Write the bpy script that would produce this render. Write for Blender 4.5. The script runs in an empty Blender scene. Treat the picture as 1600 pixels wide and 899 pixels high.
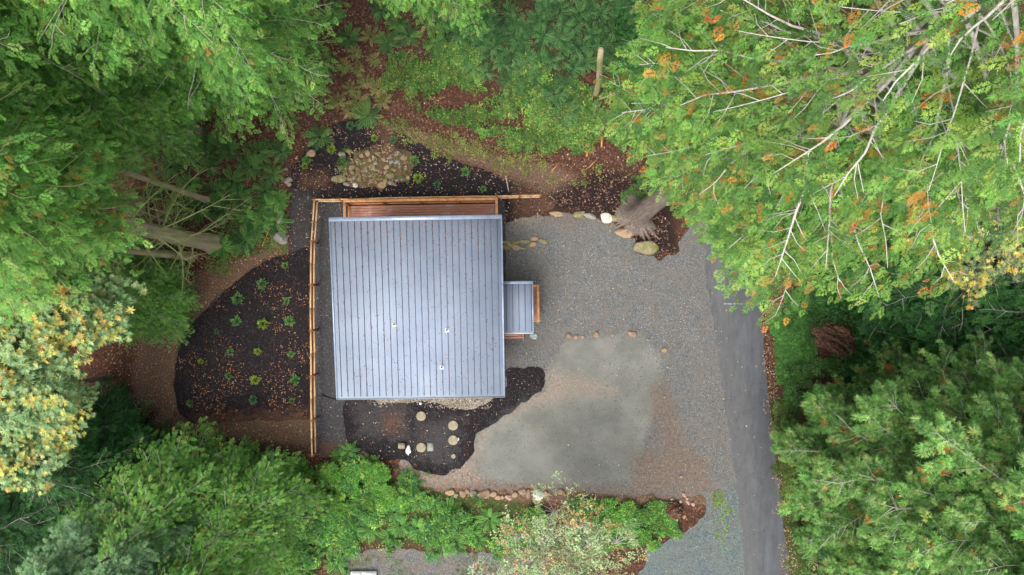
import bpy, math, random
import numpy as np
from mathutils import Vector, Matrix

# ------------------------------------------------------------------ camera, light, exposure
sc = bpy.context.scene
C = sc.collection
PI = math.pi
FPX, CH, TILT = 1067.0, 38.0, math.atan(20.5 / 1067.0)
cam_d = bpy.data.cameras.new('camera'); cam = bpy.data.objects.new('camera', cam_d); C.objects.link(cam)
cam.location = (0, 0, CH); cam.rotation_euler = (TILT, 0, 0)
cam_d.sensor_width = 36; cam_d.lens = FPX / 1600 * 36; cam_d.clip_start = 0.2; cam_d.clip_end = 2000
sc.camera = cam
SUN_EL, SUN_AZ = math.radians(62), math.radians(215)
w = bpy.data.worlds.new('World'); sc.world = w; w.use_nodes = True
nt = w.node_tree; nt.nodes.clear()
sky = nt.nodes.new('ShaderNodeTexSky'); sky.sky_type = 'NISHITA'; sky.sun_disc = False
sky.sun_elevation = SUN_EL; sky.sun_rotation = SUN_AZ; sky.dust_density = 4; sky.air_density = 1.0; sky.ozone_density = 1.0
hsv = nt.nodes.new('ShaderNodeHueSaturation'); hsv.inputs['Saturation'].default_value = 0.3
bg = nt.nodes.new('ShaderNodeBackground'); bg.inputs[1].default_value = 0.15
wo = nt.nodes.new('ShaderNodeOutputWorld')
nt.links.new(sky.outputs[0], hsv.inputs['Color']); nt.links.new(hsv.outputs[0], bg.inputs[0]); nt.links.new(bg.outputs[0], wo.inputs[0])
sl = bpy.data.lights.new('sun', 'SUN'); sl.energy = 0.95; sl.angle = math.radians(36); sl.color = (1.0, 0.965, 0.91)
so = bpy.data.objects.new('sun', sl); C.objects.link(so); so.location = (0, 0, 80)
sdir = Vector((math.sin(SUN_AZ) * math.cos(SUN_EL), math.cos(SUN_AZ) * math.cos(SUN_EL), math.sin(SUN_EL)))
so.rotation_euler = sdir.to_track_quat('Z', 'Y').to_euler()
vs = sc.view_settings; vs.view_transform = 'Standard'; vs.look = 'None'; vs.gamma = 1; vs.use_curve_mapping = False
vs.exposure = 1.17
sc.render.engine = 'CYCLES'
cy = sc.cycles; cy.max_bounces = 6; cy.diffuse_bounces = 4; cy.glossy_bounces = 2; cy.transmission_bounces = 2
cy.transparent_max_bounces = 4; cy.use_adaptive_sampling = True; cy.adaptive_threshold = 0.02; cy.use_denoising = True

rng = np.random.default_rng(7)
random.seed(7)

# ------------------------------------------------------------------ helpers
def at(px, py, z=0.0):
    """the place at height z that the photograph shows at this pixel (1600 x 899)"""
    a, b = (px - 800) / FPX, (449.5 - py) / FPX
    c, s = math.cos(TILT), math.sin(TILT)
    dy, dz = b * c + s, b * s - c
    t = (z - CH) / dz
    return Vector((a * t, dy * t, z))

def _h(ix, iy, iz, seed):
    n = (ix.astype(np.int64) * 374761393 + iy.astype(np.int64) * 668265263 + iz.astype(np.int64) * 1274126177 + seed * 9349) & 0x7fffffff
    n = ((n ^ (n >> 13)) * 1274126177) & 0x7fffffff
    n = ((n ^ (n >> 15)) * 1103515245) & 0x7fffffff
    return ((n ^ (n >> 16)) & 0xffff) / 65535.0

def vnoise(x, y, z=None, seed=0):
    x = np.asarray(x, float); y = np.asarray(y, float)
    z = np.zeros_like(x) if z is None else np.asarray(z, float)
    xi, yi, zi = np.floor(x), np.floor(y), np.floor(z)
    u, v, t = x - xi, y - yi, z - zi
    u, v, t = u * u * (3 - 2 * u), v * v * (3 - 2 * v), t * t * (3 - 2 * t)
    r = 0
    for a in (0, 1):
        for b in (0, 1):
            for c in (0, 1):
                r = r + _h(xi + a, yi + b, zi + c, seed) * (u if a else 1 - u) * (v if b else 1 - v) * (t if c else 1 - t)
    return r

def fbm(x, y, z=None, seed=0, oct=3):
    r = 0; amp = 0.5; tot = 0
    for k in range(oct):
        f = 2.03 ** k
        r = r + amp * vnoise(np.asarray(x) * f, np.asarray(y) * f, None if z is None else np.asarray(z) * f, seed + k)
        tot += amp; amp *= 0.5
    return r / tot

def sstep(a, b, x):
    t = np.clip((x - a) / (b - a), 0, 1)
    return t * t * (3 - 2 * t)

def poly(pts, z=0.0):
    return np.array([at(px, py, z)[:2] for px, py in pts])

def sdf(P, x, y):
    """signed distance to polygon, positive inside"""
    x = np.asarray(x, float); y = np.asarray(y, float)
    d = np.full(x.shape, 1e9); ins = np.zeros(x.shape, bool)
    n = len(P)
    for i in range(n):
        ax, ay = P[i]; bx, by = P[(i + 1) % n]
        ex, ey = bx - ax, by - ay
        t = np.clip(((x - ax) * ex + (y - ay) * ey) / (ex * ex + ey * ey + 1e-12), 0, 1)
        d = np.minimum(d, np.hypot(x - ax - t * ex, y - ay - t * ey))
        cond = ((ay > y) != (by > y))
        with np.errstate(divide='ignore', invalid='ignore'):
            xx = (bx - ax) * (y - ay) / (by - ay + 1e-12) + ax
        ins ^= cond & (x < xx)
    return np.where(ins, d, -d)

def lin(r, g, b):
    f = lambda c: (c / 255 / 12.92) if c / 255 <= 0.04045 else ((c / 255 + 0.055) / 1.055) ** 2.4
    return (f(r), f(g), f(b))

def mesh_np(name, V, F, mats, attrs=None, mat_idx=None, smooth=False):
    """V (n,3); F list of (m,k) int arrays or one array"""
    if not isinstance(F, list): F = [F]
    F = [f for f in F if len(f)]
    me = bpy.data.meshes.new(name)
    me.vertices.add(len(V)); me.vertices.foreach_set('co', np.asarray(V, np.float32).ravel())
    loops = np.concatenate([f.ravel() for f in F]).astype(np.int32)
    tot = np.concatenate([np.full(len(f), f.shape[1]) for f in F]).astype(np.int32)
    start = np.concatenate([[0], np.cumsum(tot)[:-1]]).astype(np.int32)
    me.loops.add(len(loops)); me.loops.foreach_set('vertex_index', loops)
    me.polygons.add(len(tot)); me.polygons.foreach_set('loop_start', start)
    if mat_idx is not None: me.polygons.foreach_set('material_index', np.asarray(mat_idx, np.int32))
    me.update(calc_edges=True)
    if smooth: me.polygons.foreach_set('use_smooth', np.ones(len(tot), bool))
    for k, a in (attrs or {}).items():
        a = np.asarray(a, np.float32)
        if a.ndim == 2:
            at_ = me.attributes.new(k, 'FLOAT_COLOR', 'POINT')
            if a.shape[1] == 3: a = np.concatenate([a, np.ones((len(a), 1), np.float32)], 1)
            at_.data.foreach_set('color', a.ravel())
        else:
            at_ = me.attributes.new(k, 'FLOAT', 'POINT'); at_.data.foreach_set('value', a)
    for m in (mats if isinstance(mats, (list, tuple)) else [mats]): me.materials.append(m)
    return me

def link(name, me, parent=None, loc=None):
    o = bpy.data.objects.new(name, me); C.objects.link(o)
    if parent is not None: o.parent = parent
    if loc is not None: o.location = loc
    return o

def tag(o, label=None, cat=None, group=None, kind=None):
    if label: o['label'] = label
    if cat: o['category'] = cat
    if group: o['group'] = group
    if kind: o['kind'] = kind
    return o

def thing(name, loc, label, cat, group=None, rz=0.0):
    o = bpy.data.objects.new(name, None); C.objects.link(o)
    o.location = loc; o.rotation_euler = (0, 0, rz); o.empty_display_size = 0.2
    return tag(o, label, cat, group)

class MB:
    """collects boxes, bars and tubes into one mesh"""
    def __init__(s): s.v = []; s.q = []; s.t = []; s.n = 0; s.c = []
    def add(s, V, Q=None, T=None, col=None):
        V = np.asarray(V, float).reshape(-1, 3)
        if Q is not None and len(Q): s.q.append(np.asarray(Q) + s.n)
        if T is not None and len(T): s.t.append(np.asarray(T) + s.n)
        s.v.append(V); s.n += len(V)
        s.c.append(np.tile(np.asarray(col if col is not None else (1, 1, 1), float), (len(V), 1)))
    def box(s, c, d, rz=0.0, col=None, jit=0.0):
        hx, hy, hz = d[0] / 2, d[1] / 2, d[2] / 2
        V = np.array([[x, y, z] for z in (-hz, hz) for y in (-hy, hy) for x in (-hx, hx)])
        if jit: V = V + rng.uniform(-jit, jit, V.shape)
        cs, sn = math.cos(rz), math.sin(rz)
        V = np.stack([V[:, 0] * cs - V[:, 1] * sn, V[:, 0] * sn + V[:, 1] * cs, V[:, 2]], 1) + np.array(c)
        s.add(V, [[0, 2, 3, 1], [4, 5, 7, 6], [0, 1, 5, 4], [2, 6, 7, 3], [0, 4, 6, 2], [1, 3, 7, 5]], col=col)
    def beam(s, a, b, wd, ht, col=None, jit=0.0):
        """box beam between two points; wd horizontal, ht vertical"""
        a = np.array(a, float); b = np.array(b, float); d = b - a; d /= np.linalg.norm(d)
        up = np.array([0, 0, 1.0]) if abs(d[2]) < .95 else np.array([0, 1.0, 0])
        sd = np.cross(d, up); sd /= np.linalg.norm(sd); u = np.cross(sd, d)
        V = []
        for p in (a, b):
            for i, j in ((-1, -1), (1, -1), (1, 1), (-1, 1)): V.append(p + sd * i * wd / 2 + u * j * ht / 2)
        V = np.array(V)
        if jit: V = V + rng.uniform(-jit, jit, V.shape)
        s.add(V, [[0, 1, 2, 3], [7, 6, 5, 4], [0, 4, 5, 1], [1, 5, 6, 2], [2, 6, 7, 3], [3, 7, 4, 0]], col=col)
    def tube(s, pts, rad, sides=8, cap=True, col=None):
        pts = np.asarray(pts, float); n = len(pts)
        rad = np.full(n, rad) if np.isscalar(rad) else np.asarray(rad)
        tg = np.gradient(pts, axis=0); tg /= np.linalg.norm(tg, axis=1)[:, None] + 1e-9
        ref = np.array([0, 0, 1.0]) if abs(tg[0][2]) < .8 else np.array([1.0, 0, 0])
        a = np.cross(tg, ref); a /= np.linalg.norm(a, axis=1)[:, None] + 1e-9
        b = np.cross(tg, a)
        th = np.arange(sides) / sides * 2 * PI
        V = pts[:, None] + rad[:, None, None] * (np.cos(th)[None, :, None] * a[:, None] + np.sin(th)[None, :, None] * b[:, None])
        i = np.arange(n - 1)[:, None] * sides; j = np.arange(sides)[None]; k = (j + 1) % sides
        Q = np.stack([i + j, i + k, i + sides + k, i + sides + j], -1).reshape(-1, 4)
        V = V.reshape(-1, 3); T = []
        if cap:
            V = np.concatenate([V, pts[:1], pts[-1:]])
            c0, c1 = n * sides, n * sides + 1
            for q in range(sides):
                T.append([c0, (q + 1) % sides, q]); T.append([c1, (n - 1) * sides + q, (n - 1) * sides + (q + 1) % sides])
        s.add(V, Q, T, col)
    def mesh(s, name, mat, smooth=False, **kw):
        F = []
        if s.q: F.append(np.concatenate(s.q))
        if s.t: F.append(np.concatenate(s.t))
        return mesh_np(name, np.concatenate(s.v), F, mat, {'col': np.concatenate(s.c)}, smooth=smooth, **kw)
    def build(s, name, mat, parent=None, loc=None, smooth=False):
        return link(name, s.mesh(name, mat, smooth), parent, loc)

# ------------------------------------------------------------------ materials
class NT:
    def __init__(s, name):
        s.m = bpy.data.materials.new(name); s.m.use_nodes = True; s.t = s.m.node_tree; s.t.nodes.clear()
        s.out = s.t.nodes.new('ShaderNodeOutputMaterial'); s.p = s.t.nodes.new('ShaderNodeBsdfPrincipled')
        s.t.links.new(s.p.outputs[0], s.out.inputs[0])
        s.co = s.t.nodes.new('ShaderNodeTexCoord').outputs['Object']
    def n(s, ty, **kw):
        nd = s.t.nodes.new(ty)
        for k, v in kw.items(): setattr(nd, k, v)
        return nd
    def l(s, a, b): s.t.links.new(a, b)
    def val(s, x, sock):
        if hasattr(x, 'node'): s.l(x, sock)
        elif isinstance(x, tuple) and len(x) == 3 and len(getattr(sock, 'default_value', [0])) == 4: sock.default_value = (*x, 1)
        else: sock.default_value = x
    def noise(s, scale, detail=3, rough=.55, co=None, dist=0, vec=None):
        nd = s.n('ShaderNodeTexNoise'); s.l(co or s.co, nd.inputs['Vector'])
        nd.inputs['Scale'].default_value = scale; nd.inputs['Detail'].default_value = detail; nd.inputs['Roughness'].default_value = rough
        nd.inputs['Distortion'].default_value = dist
        return nd.outputs[0]
    def vor(s, scale, feat='F1', co=None):
        nd = s.n('ShaderNodeTexVoronoi', feature=feat); s.l(co or s.co, nd.inputs['Vector']); nd.inputs['Scale'].default_value = scale
        return nd
    def mapping(s, scale=(1, 1, 1), rot=(0, 0, 0)):
        nd = s.n('ShaderNodeMapping'); s.l(s.co, nd.inputs[0]); nd.inputs['Scale'].default_value = scale; nd.inputs['Rotation'].default_value = rot
        return nd.outputs[0]
    def ramp(s, f, stops):
        nd = s.n('ShaderNodeValToRGB'); s.l(f, nd.inputs[0]); e = nd.color_ramp.elements
        while len(e) < len(stops): e.new(0.5)
        for k, (p, c) in enumerate(stops):
            e[k].position = p; e[k].color = (*c, 1) if isinstance(c, tuple) else (c, c, c, 1)
        return nd.outputs[0]
    def mix(s, f, a, b, bt='MIX'):
        nd = s.n('ShaderNodeMix', data_type='RGBA', blend_type=bt)
        s.val(f, nd.inputs[0]); s.val(a, nd.inputs[6]); s.val(b, nd.inputs[7])
        return nd.outputs[2]
    def math(s, op, a, b=0.0, clamp=False):
        nd = s.n('ShaderNodeMath', operation=op); nd.use_clamp = clamp; s.val(a, nd.inputs[0]); s.val(b, nd.inputs[1])
        return nd.outputs[0]
    def attr(s, name): return s.n('ShaderNodeAttribute', attribute_name=name)
    def edge(s, mask, nz, lo=.15, hi=.9, amt=.5):
        """mask attribute broken up by noise"""
        hi_ = s.noise(9, 5, .75); x = s.math('ADD', mask, s.math('MULTIPLY', s.math('SUBTRACT', nz, .5), amt * 2.6))
        x = s.math('ADD', x, s.math('MULTIPLY', s.math('SUBTRACT', hi_, .5), 1.1))
        nd = s.n('ShaderNodeMapRange', interpolation_type='SMOOTHSTEP'); s.l(x, nd.inputs[0])
        nd.inputs[1].default_value = lo; nd.inputs[2].default_value = hi
        return nd.outputs[0]
    def bump(s, h, dist=.02, strength=.6):
        nd = s.n('ShaderNodeBump'); s.l(h, nd.inputs['Height']); nd.inputs['Distance'].default_value = dist; nd.inputs['Strength'].default_value = strength
        s.l(nd.outputs[0], s.p.inputs['Normal'])
    def fin(s, col, rough=.9, metal=0.0, spec=.3):
        s.val(col, s.p.inputs['Base Color']); s.val(rough, s.p.inputs['Roughness']); s.val(metal, s.p.inputs['Metallic'])
        s.p.inputs['Specular IOR Level'].default_value = spec
        return s.m

def leaf_mat(name, trans=.42, rough=.6):
    k = NT(name); a = k.attr('col').outputs['Color']
    nz = k.noise(9, 2); col = k.mix(1.0, a, k.ramp(nz, [(.3, .72), (.7, 1.25)]), 'MULTIPLY')
    k.fin(col, rough, 0, .35)
    tr = k.n('ShaderNodeBsdfTranslucent'); k.l(col, tr.inputs[0])
    mx = k.n('ShaderNodeMixShader'); mx.inputs[0].default_value = trans
    k.l(k.p.outputs[0], mx.inputs[1]); k.l(tr.outputs[0], mx.inputs[2]); k.l(mx.outputs[0], k.out.inputs[0])
    return k.m

def bark_mat(name, c1, c2, moss=None, mossamt=.5, zs=.6):
    k = NT(name); co = k.mapping((9, 9, zs)); n1 = k.noise(1.6, 4, .6, co)
    col = k.ramp(n1, [(.3, c1), (.7, c2)])
    if moss: col = k.mix(k.ramp(k.noise(.9, 3), [(.62 - mossamt * .3, 0.0), (.78 - mossamt * .2, 1.0)]), col, moss)
    k.bump(n1, .05, .8)
    return k.fin(col, .95)

def attr_mat(name, rough=.8, nzs=6, lo=.75, hi=1.2, spec=.3, metal=0.0):
    k = NT(name); col = k.mix(1.0, k.attr('col').outputs['Color'], k.ramp(k.noise(nzs, 4, .6), [(.3, lo), (.7, hi)]), 'MULTIPLY')
    return k.fin(col, rough, metal, spec)

def make_ground_mat():
    k = NT('forest_floor'); z = k.attr('zone'); sep = k.n('ShaderNodeSeparateColor'); k.l(z.outputs['Color'], sep.inputs[0])
    n1, n2, n3 = k.noise(.8, 5, .6), k.noise(7, 5, .65), k.noise(24, 3, .6)
    v = k.vor(17)
    base = k.ramp(n2, [(.25, lin(38, 26, 22)), (.5, lin(74, 50, 41)), (.72, lin(110, 76, 58))])
    base = k.mix(k.ramp(n1, [(.45, 0.0), (.65, .6)]), base, lin(58, 44, 34))
    fleck = k.ramp(v.outputs['Color'], [(.80, 0.0), (.86, 1.0)])
    base = k.mix(k.math('MULTIPLY', fleck, .55), base, lin(150, 98, 62))
    tan = k.ramp(k.noise(11, 5, .65), [(.28, lin(72, 56, 46)), (.55, lin(110, 89, 73)), (.75, lin(144, 122, 100))])
    base = k.mix(k.edge(sep.outputs[1], n2, amt=.35), base, tan)
    moss = k.ramp(n3, [(.3, lin(34, 46, 24)), (.7, lin(74, 92, 44))])
    base = k.mix(k.edge(sep.outputs[0], k.noise(5, 5, .7), amt=.45), base, moss)
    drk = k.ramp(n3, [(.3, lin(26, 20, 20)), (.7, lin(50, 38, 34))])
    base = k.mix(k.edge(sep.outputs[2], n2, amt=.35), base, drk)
    k.bump(k.math('ADD', n2, k.math('MULTIPLY', n3, .5)), .05, .9)
    return k.fin(base, .95, 0, .15)

def make_gravel_mat():
    k = NT('gravel'); z = k.attr('zone'); sep = k.n('ShaderNodeSeparateColor'); k.l(z.outputs['Color'], sep.inputs[0])
    al = z.outputs['Alpha']
    v1 = k.vor(16); v2 = k.vor(34); nb = k.noise(1.1, 4, .6); nm = k.noise(4, 4, .6); nf = k.noise(30, 3, .7)
    st = k.ramp(v1.outputs['Color'], [(.1, lin(76, 77, 76)), (.5, lin(98, 98, 96)), (.8, lin(116, 117, 115)), (.97, lin(148, 150, 149))])
    st2 = k.ramp(v2.outputs['Color'], [(.1, lin(68, 68, 67)), (.55, lin(97, 97, 95)), (.92, lin(132, 133, 131))])
    g = k.mix(.5, st, st2)
    g = k.mix(k.ramp(nb, [(.42, 0.0), (.62, .5)]), g, lin(112, 104, 94))
    g = k.mix(k.ramp(v1.outputs['Distance'], [(.0, 0.0), (.5, 0.0), (.9, .45)]), g, lin(62, 60, 58))
    blue = k.mix(1.0, g, (.86, 1.06, 1.10), 'MULTIPLY')
    g = k.mix(k.edge(al, nm, amt=.3), g, blue)
    pad = k.ramp(nf, [(.25, lin(88, 89, 83)), (.5, lin(105, 106, 99)), (.75, lin(119, 120, 112))])
    pad = k.mix(k.ramp(k.noise(.5, 3), [(.4, 0.0), (.65, .5)]), pad, lin(138, 136, 128))
    spot = k.ramp(k.noise(9, 2, .5), [(.66, 0.0), (.72, .5)])
    pad = k.mix(spot, pad, lin(76, 76, 70))
    g = k.mix(k.edge(sep.outputs[1], nm, lo=.3, hi=.7, amt=.25), g, pad)
    sand = k.ramp(k.noise(8, 5, .7), [(.28, lin(106, 95, 86)), (.5, lin(134, 121, 108)), (.75, lin(160, 147, 132))])
    g = k.mix(k.math('MULTIPLY', k.edge(sep.outputs[0], nm, amt=.45), .8), g, sand)
    clay = k.ramp(k.noise(6, 5, .7), [(.28, lin(74, 61, 53)), (.5, lin(106, 89, 76)), (.75, lin(142, 120, 101))])
    g = k.mix(k.math('MULTIPLY', k.edge(sep.outputs[2], k.noise(2.2, 6, .75), amt=.75), .66), g, clay)
    g = k.mix(k.ramp(k.noise(3.2, 5, .7), [(.56, 0.0), (.72, .35)]), g, lin(84, 80, 75))
    k.bump(k.math('ADD', k.math('MULTIPLY', v1.outputs['Distance'], -.6), nf), .02, .8)
    return k.fin(g, .9, 0, .2)

def make_mulch_mat(name, dark, mid, lt, fl=lin(120, 84, 62), amt=.45, thr=.86):
    k = NT(name); z = k.attr('zone'); sep = k.n('ShaderNodeSeparateColor'); k.l(z.outputs['Color'], sep.inputs[0])
    n2, n3 = k.noise(12, 5, .7), k.noise(38, 3, .7); v = k.vor(22)
    c = k.ramp(n2, [(.28, dark), (.5, mid), (.74, lt)])
    c = k.mix(k.ramp(n3, [(.5, 0.0), (.7, .35)]), c, lt)
    c = k.mix(k.math('MULTIPLY', k.ramp(v.outputs['Color'], [(thr, 0.0), (thr + .04, 1.0)]), amt), c, fl)
    grey = k.ramp(n3, [(.3, lin(56, 54, 56)), (.7, lin(98, 94, 92))])
    c = k.mix(k.math('MULTIPLY', k.edge(sep.outputs[0], k.noise(2.2, 5, .7), amt=.6), .6), c, grey)
    brn = k.ramp(n2, [(.3, lin(70, 48, 38)), (.7, lin(120, 88, 68))])
    c = k.mix(k.math('MULTIPLY', k.edge(sep.outputs[1], k.noise(2.8, 5, .7), amt=.5), .85), c, brn)
    k.bump(k.math('ADD', n2, k.math('MULTIPLY', n3, .6)), .04, .9)
    return k.fin(c, .95, 0, .15)

def make_asphalt():
    k = NT('asphalt'); z = k.attr('zone'); sep = k.n('ShaderNodeSeparateColor'); k.l(z.outputs['Color'], sep.inputs[0])
    n1, n2, n3 = k.noise(.5, 4), k.noise(5, 5, .7, k.mapping((1, .25, 1))), k.noise(45, 3, .7)
    c = k.ramp(n2, [(.3, lin(66, 68, 70)), (.7, lin(82, 84, 87))])
    c = k.mix(k.ramp(n3, [(.55, 0.0), (.75, .35)]), c, lin(142, 142, 146))
    c = k.mix(k.math('MULTIPLY', k.edge(sep.outputs[0], n2, amt=.4), .16), c, lin(122, 116, 110))   # dusty wheel-side
    c = k.mix(k.math('MULTIPLY', k.edge(sep.outputs[1], n1, amt=.3), .5), c, lin(64, 65, 70))       # worn dark edge band
    c = k.mix(k.ramp(k.noise(1.6, 5, .6, k.mapping((1, .12, 1))), [(.5, 0.0), (.68, .25)]), c, lin(108, 109, 113))
    ck = k.vor(.55, 'DISTANCE_TO_EDGE', k.mapping((1, .6, 1)))
    dn = k.n('ShaderNodeVectorMath', operation='ADD'); k.l(k.mapping((1, .6, 1)), dn.inputs[0])
    nn = k.n('ShaderNodeTexNoise'); k.l(k.co, nn.inputs[0]); nn.inputs['Scale'].default_value = 1.8; k.l(nn.outputs[1], dn.inputs[1]); k.l(dn.outputs[0], ck.inputs['Vector'])
    crack = k.math('MULTIPLY', k.ramp(ck.outputs['Distance'], [(.0, .3), (.014, 0.0)]), k.ramp(k.noise(.4, 2), [(.5, 0.0), (.58, 1.0)]))
    c = k.mix(crack, c, lin(44, 43, 46))
    k.bump(n3, .008, .5)
    return k.fin(c, .8, 0, .3)

M = {}
M['ground'] = make_ground_mat(); M['gravel'] = make_gravel_mat()
M['mulch'] = make_mulch_mat('black_mulch', lin(17, 15, 17), lin(33, 29, 31), lin(52, 47, 48))
M['yard'] = make_mulch_mat('dark_crushed_rock', lin(42, 41, 43), lin(66, 64, 66), lin(92, 89, 90), lin(150, 140, 126), .5, .84)
M['strip'] = make_mulch_mat('pale_drain_rock', lin(84, 74, 60), lin(134, 122, 104), lin(170, 160, 142), lin(210, 205, 195), .6, .78)
M['asphalt'] = make_asphalt()
M['leaf'] = leaf_mat('foliage'); M['leaf2'] = leaf_mat('glossy_leaves', .15, .38)
M['bark'] = bark_mat('cedar_bark', lin(84, 72, 66), lin(140, 126, 116), lin(110, 112, 78), .15)
M['bark_moss'] = bark_mat('mossy_bark', lin(140, 122, 104), lin(190, 170, 146), lin(142, 146, 92), .75)
M['limb_pale'] = bark_mat('pale_dead_limb', lin(168, 160, 150), lin(215, 208, 200), lin(150, 152, 118), .15, zs=5)
M['limb_moss'] = bark_mat('mossy_limb', lin(138, 138, 96), lin(172, 170, 124), lin(138, 156, 76), .6, zs=5)
M['bits'] = attr_mat('litter_bits', .85, 20)
M['stone'] = attr_mat('small_stones', .85, 30)

# ------------------------------------------------------------------ the ground and its sheets
P_drive = poly([(780, 345), (800, 342), (850, 334), (900, 335), (955, 348), (985, 372), (1000, 395), (1035, 405), (1060, 390), (1090, 300), (1114, 300),
                (1118, 440), (1130, 520), (1142, 620), (1158, 740), (1174, 899), (1180, 990), (980, 990), (1000, 899), (1012, 862), (1050, 838),
                (1090, 818), (1108, 795), (1100, 778), (990, 776), (870, 766), (740, 770), (665, 764), (630, 748), (625, 720), (650, 690), (700, 600), (780, 560)])
P_left = poly([(446, 398), (482, 385), (484, 657), (400, 657), (300, 663), (278, 645), (272, 600), (275, 560), (290, 520), (330, 475), (380, 430), (415, 408)])
P_up = poly([(456, 262), (470, 245), (520, 195), (545, 187), (600, 197), (630, 208), (665, 230), (700, 247), (745, 262), (800, 285), (835, 300), (865, 320),
             (855, 331), (800, 343), (785, 352), (500, 352), (490, 345), (484, 400), (450, 398), (452, 330)])
P_low = poly([(545, 600), (790, 612), (792, 575), (850, 572), (853, 585), (845, 610), (815, 632), (770, 660), (745, 680), (740, 705), (722, 730), (688, 741),
              (655, 733), (628, 718), (600, 716), (560, 705), (540, 690), (535, 640)])
P_yard = poly([(490, 316), (790, 312), (790, 630), (640, 712), (560, 714), (492, 714)])
P_strip = poly([(560, 600), (776, 600), (770, 626), (740, 640), (705, 637), (668, 626), (640, 628), (600, 631), (570, 620)])
P_path = poly([(540, 868), (620, 857), (700, 860), (790, 862), (860, 872), (900, 900), (900, 1000), (520, 1000)])
P_road = poly([(1100, -900), (1098, 100), (1103, 440), (1118, 520), (1131, 620), (1148, 740), (1166, 899), (1230, 1500), (1300, 2400),
               (1400, 2400), (1300, 1500), (1235, 899), (1207, 680), (1192, 540), (1187, 440), (1182, 100), (1185, -900)])
CLEAR = [P_drive, P_left, P_up, P_low, P_yard, P_path, P_road,
         poly([(160, 650), (300, 420), (450, 330), (460, 230), (600, 180), (980, 290), (1010, 400), (1110, 440), (1130, 700), (1080, 800), (640, 780), (460, 720), (250, 690)])]

def hgt(x, y):
    x = np.asarray(x, float); y = np.asarray(y, float)
    d = np.max([sdf(P, x, y) for P in CLEAR], axis=0)
    m = sstep(0.5, 6.0, -d)
    far = sstep(45, 90, np.hypot(x, y))
    return -0.012 + m * (1 - far) * ((fbm(x * .22, y * .22, seed=3) - .35) * 1.3 + (fbm(x * 1.1, y * 1.1, seed=9) - .5) * .35)

def gz(px, py):
    p = at(px, py); p.z = float(hgt(np.array([p.x]), np.array([p.y]))[0]); return p

MOSS = [
        poly([(1212, 480), (1270, 480), (1275, 560), (1235, 600), (1212, 560)]),
        poly([(1205, 620), (1250, 620), (1270, 960), (1238, 960)]),
        poly([(560, 740), (840, 790), (840, 860), (560, 850)]),
        poly([(890, 785), (1040, 790), (1060, 830), (1000, 850), (900, 850)]),
        poly([(1115, 770), (1140, 790), (1150, 860), (1125, 850)]),
        poly([(985, 275), (1010, 275), (1005, 320), (975, 330)]), poly([(320, 385), (400, 350), (445, 340), (430, 385), (330, 420)])]
TAN = [poly([(452, 388), (440, 366), (400, 392), (330, 415), (285, 440), (245, 490), (215, 530), (205, 600), (225, 660), (290, 690), (300, 655), (270, 600), (290, 520), (350, 460)]),
       poly([(290, 655), (490, 645), (486, 700), (450, 695), (400, 690), (300, 680)]),
       poly([(560, 188), (640, 200), (740, 236), (860, 258), (960, 300), (985, 335), (900, 330), (860, 322), (830, 292), (740, 258), (640, 222)]),
       poly([(640, 740), (740, 764), (980, 770), (1110, 775), (1110, 790), (900, 790), (700, 782), (640, 768)])]
RED = [poly([(560, 300), (600, 0), (680, 0), (600, 180)])]
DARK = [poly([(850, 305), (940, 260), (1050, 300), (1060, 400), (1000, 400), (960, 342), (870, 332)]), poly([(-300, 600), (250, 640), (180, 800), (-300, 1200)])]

def mask(polys, x, y, wd=.5):
    return np.clip(np.max([sstep(-wd, wd, sdf(P, x, y)) for P in polys], axis=0), 0, 1)

def axis(lo, hi, step):
    f = np.arange(lo, hi + step, step); e = []; s = step; p = f[-1]
    while p < 420: s *= 1.35; p += s; e.append(p)
    l = []; s = step; p = f[0]
    while p > -420: s *= 1.35; p -= s; l.append(p)
    return np.concatenate([l[::-1], f, e])

gx, gy = axis(-30, 30, .2), axis(-18, 20, .2)
X, Y = np.meshgrid(gx, gy); nx, ny = len(gx), len(gy)
xf, yf = X.ravel(), Y.ravel()
idx = np.arange(nx * ny).reshape(ny, nx)
Q = np.stack([idx[:-1, :-1], idx[:-1, 1:], idx[1:, 1:], idx[1:, :-1]], -1).reshape(-1, 4)
near = (np.abs(xf) < 60) & (np.abs(yf) < 60)
zone = np.zeros((len(xf), 4)); zone[:, 3] = 1
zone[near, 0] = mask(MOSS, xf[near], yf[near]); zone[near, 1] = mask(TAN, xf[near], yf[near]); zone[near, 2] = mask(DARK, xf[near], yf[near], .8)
zone[~near, 0] = .5
tag(link('ground', mesh_np('ground', np.stack([xf, yf, hgt(xf, yf)], 1), Q, M['ground'], {'zone': zone}, smooth=True)),
    'brown forest floor of needles, soil and moss', kind='structure')

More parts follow.
